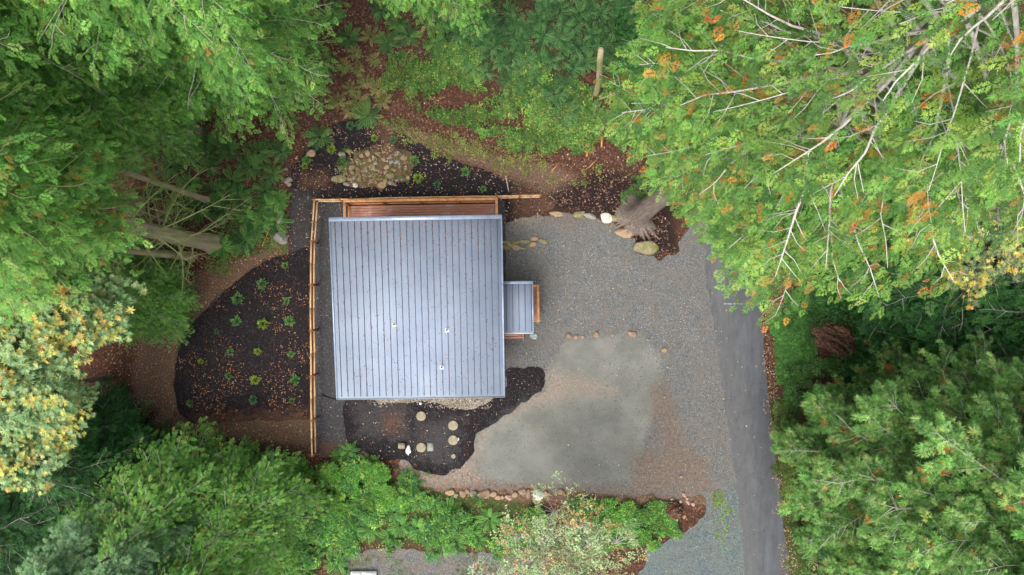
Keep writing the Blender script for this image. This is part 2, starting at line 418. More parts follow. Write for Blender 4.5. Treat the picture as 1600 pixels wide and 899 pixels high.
def sheet(name, P, z, mat, label, masks=(), step=.16, rag=.12, fr=2.2, seed=0, kind='structure', wd=.9, bbox=None):
    lo, hi = P.min(0) - .5, P.max(0) + .5
    if bbox is not None: lo, hi = np.maximum(lo, bbox[0]), np.minimum(hi, bbox[1])
    ax, ay = np.arange(lo[0], hi[0], step), np.arange(lo[1], hi[1], step)
    X, Y = np.meshgrid(ax, ay)
    f = sdf(P, X, Y) + (fbm(X * fr, Y * fr, seed=seed, oct=4) - .5) * rag * 4
    nx, ny = len(ax), len(ay); idx = np.arange(nx * ny).reshape(ny, nx)
    q = np.stack([idx[:-1, :-1], idx[:-1, 1:], idx[1:, 1:], idx[1:, :-1]], -1).reshape(-1, 4)
    fv = f.ravel(); px_, py_ = X.ravel(), Y.ravel()
    ins = fv[q] > 0; full = ins.all(1); part = ins.any(1) & ~full
    V = [np.stack([px_, py_], 1)]; n = nx * ny; tris = []; extra = []
    for c in q[part]:
        pts = []
        for a in range(4):
            i, j = c[a], c[(a + 1) % 4]
            if fv[i] > 0: pts.append((px_[i], py_[i]))
            if (fv[i] > 0) != (fv[j] > 0):
                t = fv[i] / (fv[i] - fv[j]); pts.append((px_[i] + t * (px_[j] - px_[i]), py_[i] + t * (py_[j] - py_[i])))
        b = n + len(extra); extra += pts
        for a in range(1, len(pts) - 1): tris.append((b, b + a, b + a + 1))
    if extra: V.append(np.array(extra))
    V = np.concatenate(V); used = np.zeros(len(V), bool); used[q[full].ravel()] = True; used[n:] = True
    remap = np.cumsum(used) - 1; V = V[used]; F = [remap[q[full]]]
    if tris: F.append(remap[np.array(tris)])
    zn = np.zeros((len(V), 4))
    for k, ps in enumerate(masks):
        if ps: zn[:, k] = mask(ps, V[:, 0], V[:, 1], wd)
    me = mesh_np(name, np.column_stack([V, np.full(len(V), z)]), F, mat, {'zone': zn})
    return tag(link(name, me), label, kind=kind)

PAD = [poly([(745, 690), (760, 668), (800, 640), (838, 605), (862, 570), (885, 532), (1000, 522), (1035, 560), (1030, 620), (1008, 680), (992, 750), (900, 757), (800, 757), (752, 748), (740, 720)])]
SAND = [poly([(850, 578), (905, 588), (965, 606), (968, 618), (900, 618), (850, 635), (800, 648), (770, 668), (750, 700), (742, 735), (760, 757), (700, 765), (630, 750), (628, 722), (690, 742), (742, 706), (750, 678), (820, 630), (852, 605)]),
        poly([(800, 330), (850, 338), (840, 352), (800, 356)])]
CLAY = [poly([(1018, 600), (1042, 598), (1055, 640), (1072, 690), (1108, 715), (1112, 772), (985, 776), (988, 712), (1035, 700), (1020, 660)]),
        poly([(625, 752), (760, 757), (900, 757), (990, 765), (1090, 772), (1080, 800), (900, 795), (625, 785)]), poly([(850, 332), (985, 340), (985, 352), (850, 342)])]
BLUE = [poly([(990, 860), (1060, 830), (1110, 800), (1150, 745), (1175, 899), (1190, 1000), (980, 1000)])]
sheet('gravel_driveway', P_drive, 0.0, M['gravel'], 'grey crushed gravel driveway with a smooth compacted pad and sandy edges', (SAND, PAD, CLAY, BLUE), rag=.18, seed=2)
sheet('yard_gravel', P_yard, 0.008, M['yard'], 'dark crushed rock yard between the fence and the house',
      ([], [poly([(500, 690), (560, 700), (640, 715), (640, 735), (500, 725)]), poly([(545, 640), (570, 640), (560, 690)])]), rag=.05, seed=5)
sheet('mulch_bed', P_left, 0.02, M['mulch'], 'curved black mulch bed left of the fence', ([], [poly([(300, 650), (480, 640), (480, 665), (300, 670)])]), rag=.05, seed=4)
sheet('mulch_ground', P_up, 0.004, M['mulch'], 'black mulch ground behind the deck',
      ([poly([(452, 300), (490, 300), (490, 400), (445, 400)])], [poly([(590, 190), (625, 200), (615, 250), (590, 240)]), poly([(470, 272), (515, 272), (515, 292), (470, 292)]), poly([(800, 290), (900, 300), (900, 345), (800, 345)])]), rag=.1, seed=6)
sheet('mulch_patch', P_low, 0.024, M['mulch'], 'black mulch patch below the house',
      ([poly([(548, 625), (640, 630), (640, 690), (560, 680)]), poly([(650, 660), (720, 650), (715, 725), (650, 720)]), poly([(790, 640), (850, 610), (850, 640), (760, 680)])],
       [poly([(600, 645), (628, 650), (622, 675), (600, 672)])]), rag=.12, seed=8)
sheet('drain_rock_strip', P_strip, 0.036, M['strip'], 'strip of pale drain rock under the lower eave', rag=.08, fr=3, seed=11)
sheet('gravel_path', P_path, 0.012, M['gravel'], 'overgrown grey gravel path at the bottom', ([], [], [], []), rag=.25, seed=12)
RD_L = [poly([(1100, 380), (1130, 380), (1150, 520), (1165, 620), (1185, 800), (1190, 960), (1160, 960), (1125, 620), (1105, 440)])]
RD_R = [poly([(1178, 300), (1200, 300), (1200, 540), (1212, 680), (1240, 899), (1215, 899), (1192, 680), (1178, 540)])]
sheet('road', P_road, 0.016, M['asphalt'], 'narrow grey asphalt lane on the right', (RD_L, RD_R), rag=.075, fr=2.6, seed=13,
      bbox=(np.array([-100, -60]), np.array([100, 60])))
pm = MB()
a, b = at(1130, 475), at(1186, 475)
k = NT('worn_white_paint'); M['paint'] = k.fin(k.ramp(k.noise(14, 4), [(.42, lin(84, 85, 90)), (.6, lin(146, 150, 158))]), .7)
pm.add([[a.x, a.y - .035, .021], [b.x, b.y - .022, .021], [b.x, b.y + .022, .021], [a.x, a.y + .035, .021]], [[0, 1, 2, 3]])
a2 = at(1178, 446)
pm.add([[a2.x - .02, a2.y, .0215], [a2.x + .02, a2.y, .0215], [a2.x + .07, b.y + .04, .0215], [a2.x + .03, b.y + .04, .0215]], [[0, 1, 2, 3]])
tag(pm.build('road_marking', M['paint']), 'thin worn white line painted across the road', kind='structure')

# ------------------------------------------------------------------ foliage templates (quads, x along the axis, z up)
def leaf_quad(base, tip, wd, lift=0.0):
    base = np.array(base, float); tip = np.array(tip, float); d = tip - base; L = np.linalg.norm(d)
    s = np.cross(d, [0, 0, 1]); s /= np.linalg.norm(s) + 1e-9
    mid = base + d * .45 + np.array([0, 0, lift])
    return np.array([base, mid + s * wd / 2, tip, mid - s * wd / 2])

def tpl(quads):
    V = np.concatenate(quads); F = np.arange(len(V)).reshape(-1, 4); return V, F

def spray_tpl(seed, pairs=5, ang=50, ll=.46, droop=.22):
    """flat lacy conifer spray: side branchlets that carry small lobes of their own"""
    r = np.random.default_rng(seed); q = []
    for i in range(pairs):
        s = .06 + .82 * i / pairs
        for sg in (-1, 1):
            L = ll * (1 - .62 * (s - .05)) * r.uniform(.7, 1.2) * (0.75 if i == 0 else 1)
            a = math.radians(ang * r.uniform(.75, 1.2)) * sg; ca, sa = math.cos(a), math.sin(a); dz = -droop * r.uniform(.1, 2.0)
            f = lambda u: np.array([s + ca * L * u, sa * L * u, -droop * s * s + dz * L * u * u])
            q.append(leaf_quad(f(0), f(1), .065 * r.uniform(.8, 1.3), .02))
            for u, m in ((.25, -1), (.4, 1), (.6, -1), (.75, 1)):
                a2 = a + m * sg * math.radians(42) * r.uniform(.7, 1.2); l2 = L * (.55 - .3 * u) * r.uniform(.7, 1.2); b = f(u)
                q.append(leaf_quad(b, b + np.array([math.cos(a2) * l2, math.sin(a2) * l2, dz * l2 * .6]), .052, .015))
    for da, l2 in ((0, .34), (.5, .24), (-.5, .24)):
        q.append(leaf_quad([.78, 0, -droop * .6], [.78 + math.cos(da) * l2, math.sin(da) * l2, -droop * 1.1], .08))
    return tpl(q)

def tuft_tpl(seed, n=38, wd=.10):
    """rounded bottle-brush tuft of needles"""
    r = np.random.default_rng(seed); q = []
    for i in range(n):
        a = r.uniform(-2.6, 2.6); el = math.asin(r.uniform(-.25, .95)); L = r.uniform(.7, 1.05) * (1.1 - .12 * abs(a)); b = r.uniform(-.15, .25)
        q.append(leaf_quad([b, 0, 0], [b + math.cos(a) * L * math.cos(el), math.sin(a) * L * math.cos(el), math.sin(el) * L * .7], wd * r.uniform(.8, 1.4), .05))
    return tpl(q)

def rosette_tpl(seed, n=9, wd=.26, el0=.1, el1=.6):
    r = np.random.default_rng(seed); q = []
    for i in range(n):
        a = i / n * 2 * PI + r.uniform(-.25, .25); L = r.uniform(.7, 1.1); el = r.uniform(el0, el1)
        q.append(leaf_quad([0, 0, 0], [math.cos(a) * L * math.cos(el), math.sin(a) * L * math.cos(el), math.sin(el) * L * .8], wd, .06))
    return tpl(q)

def clump_tpl(seed, n=9, wd=.5):
    """roundish leaves in a loose clump"""
    r = np.random.default_rng(seed); q = []
    for i in range(n):
        c = r.uniform(-1, 1, 3) * np.array([.8, .8, .35]); a = r.uniform(0, 2 * PI); L = r.uniform(.35, .6); t = r.uniform(-.35, .35)
        d = np.array([math.cos(a) * L, math.sin(a) * L, t * L]); q.append(leaf_quad(c - d / 2, c + d / 2, wd * L * r.uniform(1.2, 1.7), r.uniform(-.05, .05)))
    return tpl(q)

SPRAYS = [spray_tpl(i) for i in range(4)]
TUFTS = [tuft_tpl(i) for i in range(4)]
ROSES = [rosette_tpl(i) for i in range(4)]
CLUMPS = [clump_tpl(i) for i in range(4)]

def basis(D, N):
    D = D / (np.linalg.norm(D, axis=1)[:, None] + 1e-9)
    N = N - D * (D * N).sum(1)[:, None]; N = N / (np.linalg.norm(N, axis=1)[:, None] + 1e-9)
    return np.stack([D, np.cross(N, D), N], 2)

def inst_mesh(name, tpls, Pn, D, N, S, COL, mat, r=None):
    """one mesh of many template copies: positions, axis, normal, size, colour"""
    r = r or rng; n = len(Pn); which = r.integers(0, len(tpls), n); B = basis(D, N) * np.asarray(S)[:, None, None]
    Vs, Cs = [], []
    for k, (tv, tf) in enumerate(tpls):
        m = which == k
        v = np.einsum('nij,kj->nki', B[m], tv) + Pn[m][:, None]
        Vs.append(v.reshape(-1, 3)); Cs.append(np.repeat(COL[m], len(tv), axis=0))
    V = np.concatenate(Vs); F = np.arange(len(V)).reshape(-1, 4)
    return mesh_np(name, V, F, mat, {'col': np.concatenate(Cs)})

def palette(n, r, cols, weights, var=.22):
    cols = np.array(cols); w_ = np.array(weights, float); w_ /= w_.sum()
    c = cols[r.choice(len(cols), n, p=w_)]
    return c * (1 + r.uniform(-var, var, n))[:, None] * (1 + r.uniform(-.08, .08, (n, 3)))

# ------------------------------------------------------------------ conifers
def conifer_meshes(name, seed, H, z0, R, tpls, cols, wts, size=.42, nbr=110, trunk_r=.45, top_r=.04, dead=(.5, .17, .03), dead_amt=.06, bark='bark', limb='limb_pale',
                   droop=.25, uptip=.35, twig=.32, flare=1.6, bare=0, bare_z=(2, 8), bare_len=3.5, bare_mat='limb_moss', shape=None, lean=.0, twl=1.7, limb_r=.045, inner=.12, drop=.03, white=0, twv=.22, dfr=2.8, azm=None, dz=(-.65, -.05), ib=0):
    r = np.random.default_rng(seed)
    shape = shape or (lambda t: min(1.0, (1 - t) * 2.6) * (0.82 + .18 * min(1, t * 5)))
    wob = lambda z: np.array([math.sin(z * .21 + seed) * .12 * z / 10, math.cos(z * .17 + seed) * .12 * z / 10])
    # trunk
    zs = np.concatenate([[-.35, 0, .15, .4, .8, 1.4], np.linspace(2.2, H, 18)])
    sides = 20; th = np.arange(sides) / sides * 2 * PI
    ph = r.uniform(0, 6, 3); V = []
    for z in zs:
        rr = trunk_r * (1 - z / H) ** .85 + top_r if z > 0 else trunk_r + top_r
        fl = 1 + (flare - 1) * math.exp(-max(z, 0) / .55)
        fn = 1 + (.10 + .22 * math.exp(-max(z, 0) / .8)) * (np.sin(th * 5 + ph[0]) * .5 + np.sin(th * 8 + ph[1]) * .35)
        c = wob(max(z, 0)); V.append(np.stack([c[0] + np.cos(th) * rr * fl * fn, c[1] + np.sin(th) * rr * fl * fn, np.full(sides, z)], 1))
    V = np.concatenate(V); i = np.arange(len(zs) - 1)[:, None] * sides; j = np.arange(sides)[None]; kk = (j + 1) % sides
    Q = np.stack([i + j, i + kk, i + sides + kk, i + sides + j], -1).reshape(-1, 4)
    tm = mesh_np(name + '_trunk', V, Q, M[bark], smooth=True)
    # limbs and sprays
    lb = MB(); P_, D_, N_, S_, O_ = [], [], [], [], []
    az = r.uniform(0, 6.28)
    for b in range(nbr):
        t = ((b + r.uniform(0, .8)) / nbr) ** .9
        z = z0 + (H - z0) * t * .985; az += 2.39996 + r.uniform(-.5, .5)
        L = max(.25, R * shape(t) * r.uniform(.68, 1.12) * (azm(az, t) if azm else 1)); d = np.array([math.cos(az), math.sin(az)]); c = wob(z)
        up0 = .30 * (1 - t) * 0 + .12; ss = np.linspace(0, 1, 8)
        zz = z + L * (up0 * ss - droop * ss ** 1.5 * 1.6 + uptip * np.maximum(0, ss - .55) ** 1.5)
        sw = r.uniform(-.18, .18); off = sw * L * ss ** 2 + np.cumsum(r.normal(0, .045, 8)) * L * ss * .5
        pts = np.stack([c[0] + d[0] * L * ss - d[1] * off, c[1] + d[1] * L * ss + d[0] * off, zz], 1)
        wl_ = (not white) or r.uniform() < white; lr = limb_r * (.5 + .5 * L / R) * (1 if wl_ else .35); drp = drop * (2.2 if wl_ and white else 1)
        lb.tube(pts, lr * (1 - ss * .92) + .004, 5, cap=False)
        odd = 1 + r.uniform(-.2, .2)
        nt_ = max(3, int(L / (twig * .5)))
        for q in range(nt_):
            inn = max(inner, ib * r.uniform(.7, 1.2)) if wl_ and white else inner; s = inn + (1 - inn) * (q + r.uniform(0, 1)) / nt_; s = min(s, .995)
            k0 = min(int(s * 7), 6); f = s * 7 - k0; p = pts[k0] * (1 - f) + pts[k0 + 1] * f
            sg = 1 if (q % 2) else -1; td = math.radians(r.uniform(38, 68)) * sg if s < .96 else r.uniform(-.3, .3)
            dd = pts[k0 + 1] - pts[k0]; a0 = math.atan2(dd[1], dd[0]) + td
            tl = min(twl, .22 * L + .25) * (1 - .72 * s) * r.uniform(.7, 1.3) * (.6 + .8 * min(1, s * 4)) + .12
            tdv = np.array([math.cos(a0), math.sin(a0), r.uniform(-.38, -.05)])
            m = max(1, int(tl / (size * .5))); u = (np.arange(m) + r.uniform(0, .5)) / m
            pp = p + tdv * (u * tl)[:, None] + np.array([0, 0, -drp]) * r.uniform(.5, 1.5)
            pp[:, 2] -= .12 * (u * tl) ** 2
            sa = a0 + np.where(np.arange(m) % 2, 1, -1) * r.uniform(.3, .8, m)
            P_.append(pp); D_.append(np.stack([np.cos(sa), np.sin(sa), r.uniform(*dz, m)], 1))
            N_.append(np.stack([r.uniform(-.35, .35, m), r.uniform(-.35, .35, m), np.ones(m)], 1))
            S_.append(size * r.uniform(.65, 1.25, m) * (.75 + .3 * min(1, L / R))); O_.append(np.full(m, odd))
            if tl > .6 and r.uniform() < twv: lb.tube([p, p + tdv * tl * .4 + r.uniform(-.05, .05, 3), p + tdv * tl * .8 + r.uniform(-.1, .1, 3)], [.011, .008, .003], 3, cap=False)
    for b in range(bare):
        z = r.uniform(*bare_z); a = r.uniform(0, 2 * PI); L = bare_len * r.uniform(.45, 1.1); ss = np.linspace(0, 1, 9); c = wob(z)
        zz = z + L * (.25 * ss - .8 * ss ** 2 * r.uniform(.5, 1.2)); a2 = a + r.uniform(-.5, .5) * ss
        pts = np.stack([c[0] + np.cos(a2) * L * ss, c[1] + np.sin(a2) * L * ss, np.maximum(zz, .2)], 1)
        lb.tube(pts, .045 * (1 - ss * .85), 5, cap=False)
        for q in range(int(L * 4)):
            k0 = r.integers(2, 9); p = pts[k0 - 1]; aa = a + r.uniform(-1.2, 1.2); l2 = r.uniform(.3, 1.1)
            lb.tube([p, p + np.array([math.cos(aa), math.sin(aa), -.2]) * l2 * .5, p + np.array([math.cos(aa), math.sin(aa), -.7]) * l2], [.014, .01, .004], 3, cap=False)
    lm = lb.mesh(name + '_limbs', M[limb if not bare else bare_mat])
    Pn, D, N, S, O = map(np.concatenate, (P_, D_, N_, S_, O_)); n = len(Pn)
    col = palette(n, r, cols, wts) * O[:, None]
    nz = vnoise(Pn[:, 0] * dfr, Pn[:, 1] * dfr, Pn[:, 2] * dfr, seed) * .6 + r.uniform(0, .4, n)
    dm = nz > np.quantile(nz, 1 - dead_amt)
    mxd = r.uniform(.3, 1, (dm.sum(), 1)) ** .45; col[dm] = col[dm] * (1 - mxd) + mxd * np.array(dead) * r.uniform(.6, 1.2, (dm.sum(), 1)) * (1 + r.uniform(-.25, .25, (dm.sum(), 3)))
    S = np.where(dm, S * .75, S)
    cm = inst_mesh(name + '_crown', tpls, Pn, D, N, S, np.clip(col, .005, .8), M['leaf'], r)
    return tm, lm, cm, n

def place_tree(name, meshes, px, py, label, group=None, cat='tree', sc_=(1, 1, 1), rz=0.0, loc=None):
    o = thing(name, loc if loc is not None else gz(px, py), label, cat, group, rz); o.scale = sc_
    for nm, me in zip(('trunk', 'limbs', 'crown'), meshes):
        if me is not None: link(nm, me, o)
    return o

CEDAR = [(.15, .32, .06), (.23, .40, .075), (.085, .21, .045), (.33, .45, .09)]
HEML = [(.17, .40, .07), (.26, .51, .10), (.095, .26, .05), (.35, .55, .13)]
FIR = [(.20, .41, .10), (.30, .51, .15), (.11, .25, .06), (.40, .52, .16)]
DRK = [(.035, .14, .03), (.055, .19, .035), (.028, .10, .024)]

t_ced = conifer_meshes('cedar', 11, 34, 11.0, 4.65, SPRAYS, CEDAR, [4, 3, 3, 1.2], size=.33, nbr=270, trunk_r=.50, twl=1.15, twig=.28, flare=2.1, dead=(.56, .25, .045), dead_amt=.14, dfr=4.5, drop=.09, azm=lambda a, t: 1 - .74 * math.exp(-((((a - 3.63 + PI) % (2 * PI)) - PI) / .37) ** 2) * (1 - float(sstep(.42, .62, t))) - .2 * math.exp(-((a % (2 * PI) - 2.9) / .45) ** 2), dz=(-.95, -.15), ib=.55,
                       shape=lambda t: min(1.0, (1 - t) * 2.4) * min(1, .3 + t * 1.8), limb_r=.055, inner=.3, white=.55, twv=.4)
t_hem = conifer_meshes('hemlock', 21, 28, 4.5, 4.4, SPRAYS, HEML, [4, 3, 3, 1], size=.33, nbr=220, trunk_r=.42, dz=(-.8, -.1), dead=(.5, .30, .05), dead_amt=.02, limb_r=.03, white=.5)
t_bar = conifer_meshes('bare_base', 23, 27, 12, 2.7, SPRAYS, HEML, [4, 3, 2, 1], size=.33, nbr=180, trunk_r=.38, bark='bark_moss', dead=(.5, .30, .05), dead_amt=.06, bare=26, bare_z=(2.0, 9),
                       bare_len=3.8, flare=1.35)
t_fir = conifer_meshes('fir', 31, 24, 1.4, 4.9, TUFTS, FIR, [4, 3, 3, 1], size=.24, nbr=270, trunk_r=.36, dead=(.5, .22, .05), dead_amt=.035, droop=.16, twig=.30, limb_r=.05, white=.6, inner=.22, drop=.1, ib=.5, twv=.35)
t_drk = conifer_meshes('dark_cedar', 41, 14, .8, 3.9, SPRAYS, DRK, [4, 3, 3], size=.42, nbr=120, trunk_r=.25, dead=(.4, .15, .03), dead_amt=.01, limb_r=.02, white=.3)
t_yng = conifer_meshes('young_cedar', 51, 11, .7, 3.6, SPRAYS, HEML, [4, 4, 3, 1.5], size=.28, nbr=170, trunk_r=.2, dead=(.5, .32, .05), dead_amt=.03, limb_r=.02, white=.3)
t_pal = conifer_meshes('pale_cypress', 61, 12, 5.5, 2.5, TUFTS, [(.30, .50, .24), (.38, .57, .31), (.21, .39, .17)], [4, 3, 2], size=.2, nbr=130, trunk_r=.16, dead=(.3, .35, .12), dead_amt=.01, limb_r=.015, twig=.24,
                       shape=lambda t: math.sqrt(max(.02, 1 - t * t)), white=.2)
t_thin = conifer_meshes('thin_trunk', 71, 22, 10, 2.6, SPRAYS, HEML, [4, 3, 2, 1], size=.4, nbr=70, trunk_r=.16, bark='bark_moss', dead_amt=.05, bare=8, bare_z=(3, 9), bare_len=2, flare=1.3)

GC = 'tall conifers around the clearing'
place_tree('cedar_tree', t_ced[:3], 994, 338, 'huge yellow-green cedar with orange tips and pale limbs leaning over the driveway', rz=.4)
place_tree('hemlock_tree', t_hem[:3], 455, 138, 'bright green hemlock overhanging the mulch behind the deck', GC, rz=0)
place_tree('hemlock_tree', t_hem[:3], 268, 186, 'bright green hemlock left of the one over the upper mulch', GC, rz=2.1, sc_=(1.05, 1.05, 1.0))
place_tree('hemlock_tree', t_hem[:3], 300, 205, 'small bright green hemlock above the thin leaning trunk', GC, rz=3.1, sc_=(.75, .75, .8))
place_tree('hemlock_tree', t_hem[:3], 150, 60, 'bright green hemlock filling the top left corner', GC, rz=4.0, sc_=(1.1, 1.1, .95))
place_tree('hemlock_tree', t_hem[:3], 345, -5, 'bright green hemlock at the top edge above the fern bank', GC, rz=5.2, sc_=(1, 1, .8))
place_tree('hemlock_tree', t_hem[:3], 700, 24, 'conifer with grey trunk foot at the top edge', GC, rz=1.2, sc_=(.8, .8, 1.0))
place_tree('bare_trunk_conifer', t_bar[:3], 333, 380, 'thick-trunked conifer with bare mossy lower branches beside the ferns', GC)
place_tree('thin_conifer', t_thin[:3], 300, 402, 'thin straight trunk just below the thick mossy trunk', GC, sc_=(1.1, 1.1, 1))
place_tree('thin_conifer', t_thin[:3], 327, 314, 'thin straight trunk above the thick mossy trunk', GC, rz=2, sc_=(.8, .8, 1))
place_tree('young_conifer', t_yng[:3], 258, 470, 'low green conifer between the mossy trunk and the yellow-leaved tree', 'young green conifers', sc_=(.66, .66, .5))
place_tree('young_conifer', t_yng[:3], 205, 440, 'green conifer under the mossy trunk branches', 'young green conifers', sc_=(.7, .7, .6), rz=3)
place_tree('bare_trunk_conifer', t_bar[:3], 215, 322, 'conifer with yellow-flecked crown at the left edge above the madrone', GC, rz=2.2, sc_=(1.1, 1.1, .95))
place_tree('young_conifer', t_yng[:3], 422, 772, 'bright green cedar at the foot of the wooden fence', 'young green conifers', sc_=(.86, .86, .75), rz=1)
place_tree('young_conifer', t_yng[:3], 335, 768, 'bright green cedar below the curved mulch bed', 'young green conifers', sc_=(1, 1, .95), rz=2.5)
place_tree('young_conifer', t_yng[:3], 262, 778, 'bright green cedar left of the one below the mulch bed', 'young green conifers', sc_=(.9, .9, .75), rz=4)
place_tree('young_conifer', t_yng[:3], 395, 838, 'bright green cedar with bare grey trunk at the bottom edge', 'young green conifers', sc_=(.85, .85, 1.2), rz=5)
place_tree('dark_conifer', t_drk[:3], 205, 700, 'dark green conifer at the lower left under the yellow-leaved tree', 'dark conifers', sc_=(.8, .8, .6), rz=1)
place_tree('dark_conifer', t_drk[:3], 120, 770, 'dark green conifer at the left edge above the pale cypresses', 'dark conifers', sc_=(.9, .9, .7), rz=2)
place_tree('dark_conifer', t_drk[:3], 180, 660, 'mid green conifer low beside the brown path', 'dark conifers', sc_=(.6, .6, .5), rz=3)
place_tree('cypress_tree', t_pal[:3], 345, 790, 'pale blue-green cypress nearest the bright cedars', 'pale cypresses', sc_=(.72, .72, .95))
place_tree('cypress_tree', t_pal[:3], 275, 795, 'pale blue-green cypress at the bottom left', 'pale cypresses', rz=2, sc_=(.85, .85, .95))
place_tree('cypress_tree', t_pal[:3], 318, 822, 'pale blue-green cypress in the bottom left corner', 'pale cypresses', rz=4, sc_=(.85, .85, 1.0))
GF = 'blue-green firs right of the road'
place_tree('fir_tree', t_fir[:3], 1320, 690, 'blue-green fir whose branches reach the road, below the rotten stump', GF)
place_tree('fir_tree', t_fir[:3], 1348, 800, 'blue-green fir with white dead limbs by the lower road verge', GF, rz=2.2, sc_=(.92, .92, .9))
place_tree('fir_tree', t_fir[:3], 1440, 705, 'blue-green fir in the middle of the right side group', GF, rz=4, sc_=(1, 1, .9))
place_tree('fir_tree', t_fir[:3], 1440, 850, 'blue-green fir in the bottom right corner', GF, rz=5.4, sc_=(.9, .9, .85))
place_tree('fir_tree', t_fir[:3], 1520, 668, 'blue-green fir at the right edge below the dark conifers', GF, rz=1.4, sc_=(.9, .9, .85))
place_tree('fir_tree', t_fir[:3], 1392, 640, 'blue-green fir directly below the rotten stump', GF, rz=3.1, sc_=(.8, .8, .7))
place_tree('fir_tree', t_fir[:3], 1395, 760, 'blue-green fir between the lower verge and the right side group', GF, rz=.7, sc_=(.9, .9, .75))
GD = 'dark conifers right of the road'
for k, (px, py, s, rz, lb) in enumerate([(1372, 440, .9, 0, 'dark green conifer behind the rotten stump'), (1450, 480, 1.05, 2, 'dark green conifer between the stump and the right edge'),
                                         (1500, 400, 1, 4, 'dark green conifer below the yellow madrone'), (1410, 545, .8, 5, 'dark green conifer right of the rotten stump'),
                                         (1330, 380, .7, 3, 'dark green conifer in the shade under the huge cedar'), (1540, 520, 1.1, 1, 'dark green conifer farthest right'),
                                         (1240, 250, .8, 1.5, 'dark green conifer under the huge cedar limbs by the road'), (1330, 200, .9, 2.6, 'dark green conifer deep under the huge cedar'),
                                         (1050, 90, .75, .5, 'dark green conifer left of the huge cedar at the top'), (1040, 0, .8, 3.3, 'dark green conifer at the top edge beside the cedar tips')]):
    place_tree('dark_conifer', t_drk[:3], px, py, lb, GD, sc_=(s, s, s * (.8 if k < 6 else .6)), rz=rz)

# ------------------------------------------------------------------ broad-leaved trees
def broadleaf(name, seed, H, rad, zc, lobes, nros, tpls, cols, wts, size, limb='limb_pale', trunk_r=.2, mat='leaf2', accent=None, acc_amt=.2, lean=(0, 0), flat=.6):
    r = np.random.default_rng(seed); lb = MB(); tb = MB()
    hub = np.array([lean[0] * .4, lean[1] * .4, zc * .45])
    tb.tube([[0, 0, -.3], [0, 0, .3], hub * .6, hub], [trunk_r * 1.4, trunk_r, trunk_r * .85, trunk_r * .7], 10)
    P_, D_, N_ = [], [], []
    for i in range(lobes):
        a = i * 2.4 + r.uniform(-.4, .4); q = math.sqrt((i + .5) / lobes) * rad * .85
        c = np.array([lean[0] + math.cos(a) * q, lean[1] + math.sin(a) * q, zc + (1 - (q / rad) ** 2) * (H - zc) * .8 + r.uniform(-.5, .5)])
        mid = (hub + c) / 2 + r.uniform(-.3, .3, 3) + [0, 0, -.3]
        lb.tube([hub, mid, c], [trunk_r * .45, trunk_r * .25, trunk_r * .1], 6, cap=False)
        lr = rad * r.uniform(.28, .42); n = nros // lobes
        u = r.normal(size=(n, 3)); u /= np.linalg.norm(u, axis=1)[:, None]; u[:, 2] = np.abs(u[:, 2]) * .9 - .2
        p = c + u * lr * np.array([1, 1, flat]) * (r.uniform(.35, 1, n) ** .4)[:, None]
        p += (vnoise(p[:, 0] * 1.5, p[:, 1] * 1.5, p[:, 2] * 1.5, seed)[:, None] - .5) * u * lr * .9
        P_.append(p); ang = r.uniform(0, 6.28, n); D_.append(np.stack([np.cos(ang), np.sin(ang), r.uniform(-.3, .3, n)], 1))
        nn = u * .6 + np.array([0, 0, .9]) + r.uniform(-.3, .3, (n, 3)); N_.append(nn)
        for k in range(14):
            e = p[r.integers(0, n)]; lb.tube([c, (c + e) / 2 + [0, 0, -.05], e], [.02, .012, .005], 3, cap=False)
    Pn, D, N = map(np.concatenate, (P_, D_, N_)); n = len(Pn)
    col = palette(n, r, cols, wts)
    if accent is not None:
        nz = vnoise(Pn[:, 0] * 1.3, Pn[:, 1] * 1.3, Pn[:, 2] * 1.3, seed + 5) * .55 + r.uniform(0, .45, n)
        m = nz > np.quantile(nz, 1 - acc_amt); col[m] = palette(m.sum(), r, accent, [1] * len(accent), .3)
    cm = inst_mesh(name + '_crown', tpls, Pn, D, N, size * r.uniform(.6, 1.2, n), np.clip(col, .01, .8), M[mat], r)
    return tb.mesh(name + '_trunk', M['bark'], True), lb.mesh(name + '_limbs', M[limb]), cm

MAD = [(.18, .31, .11), (.26, .38, .15), (.12, .24, .08), (.34, .42, .14)]
YEL = [(.52, .46, .09), (.55, .38, .08), (.48, .50, .12), (.42, .45, .10)]
m_left = broadleaf('madrone', 3, 12.2, 4.6, 9.0, 24, 15000, ROSES, MAD, [4, 3, 3, 1], .20, accent=YEL, acc_amt=.24)
place_tree('madrone_tree', m_left, 206, 482, 'broadleaf tree with grey-green and yellow leaves at the left edge', 'yellowing broadleaf trees')
place_tree('madrone_tree', m_left, 165, 590, 'lower yellow-flecked broadleaf tree beside the brown path on the left', 'yellowing broadleaf trees', rz=2.4, sc_=(.8, .8, .8))
m_right = broadleaf('madrone_dark', 4, 12, 4.0, 8.6, 18, 9000, ROSES, [(.13, .18, .08), (.17, .22, .10), (.10, .15, .07)], [4, 3, 3], .185, accent=YEL, acc_amt=.25)
place_tree('madrone_tree', m_right, 1385, 352, 'olive and yellow broadleaf tree beyond the huge cedar on the right', 'yellowing broadleaf trees')
place_tree('madrone_tree', m_right, 80, 780, 'yellow-flecked broadleaf tree low at the left edge', 'yellowing broadleaf trees', rz=1, sc_=(.6, .6, .7))
m_bot = broadleaf('sparse', 5, 11, 3.5, 8.2, 30, 3000, CLUMPS, [(.30, .40, .17), (.36, .44, .22), (.22, .32, .12)], [3, 3, 2], .17, accent=[(.48, .25, .10), (.42, .30, .14)], acc_amt=.2, trunk_r=.14, flat=.8)
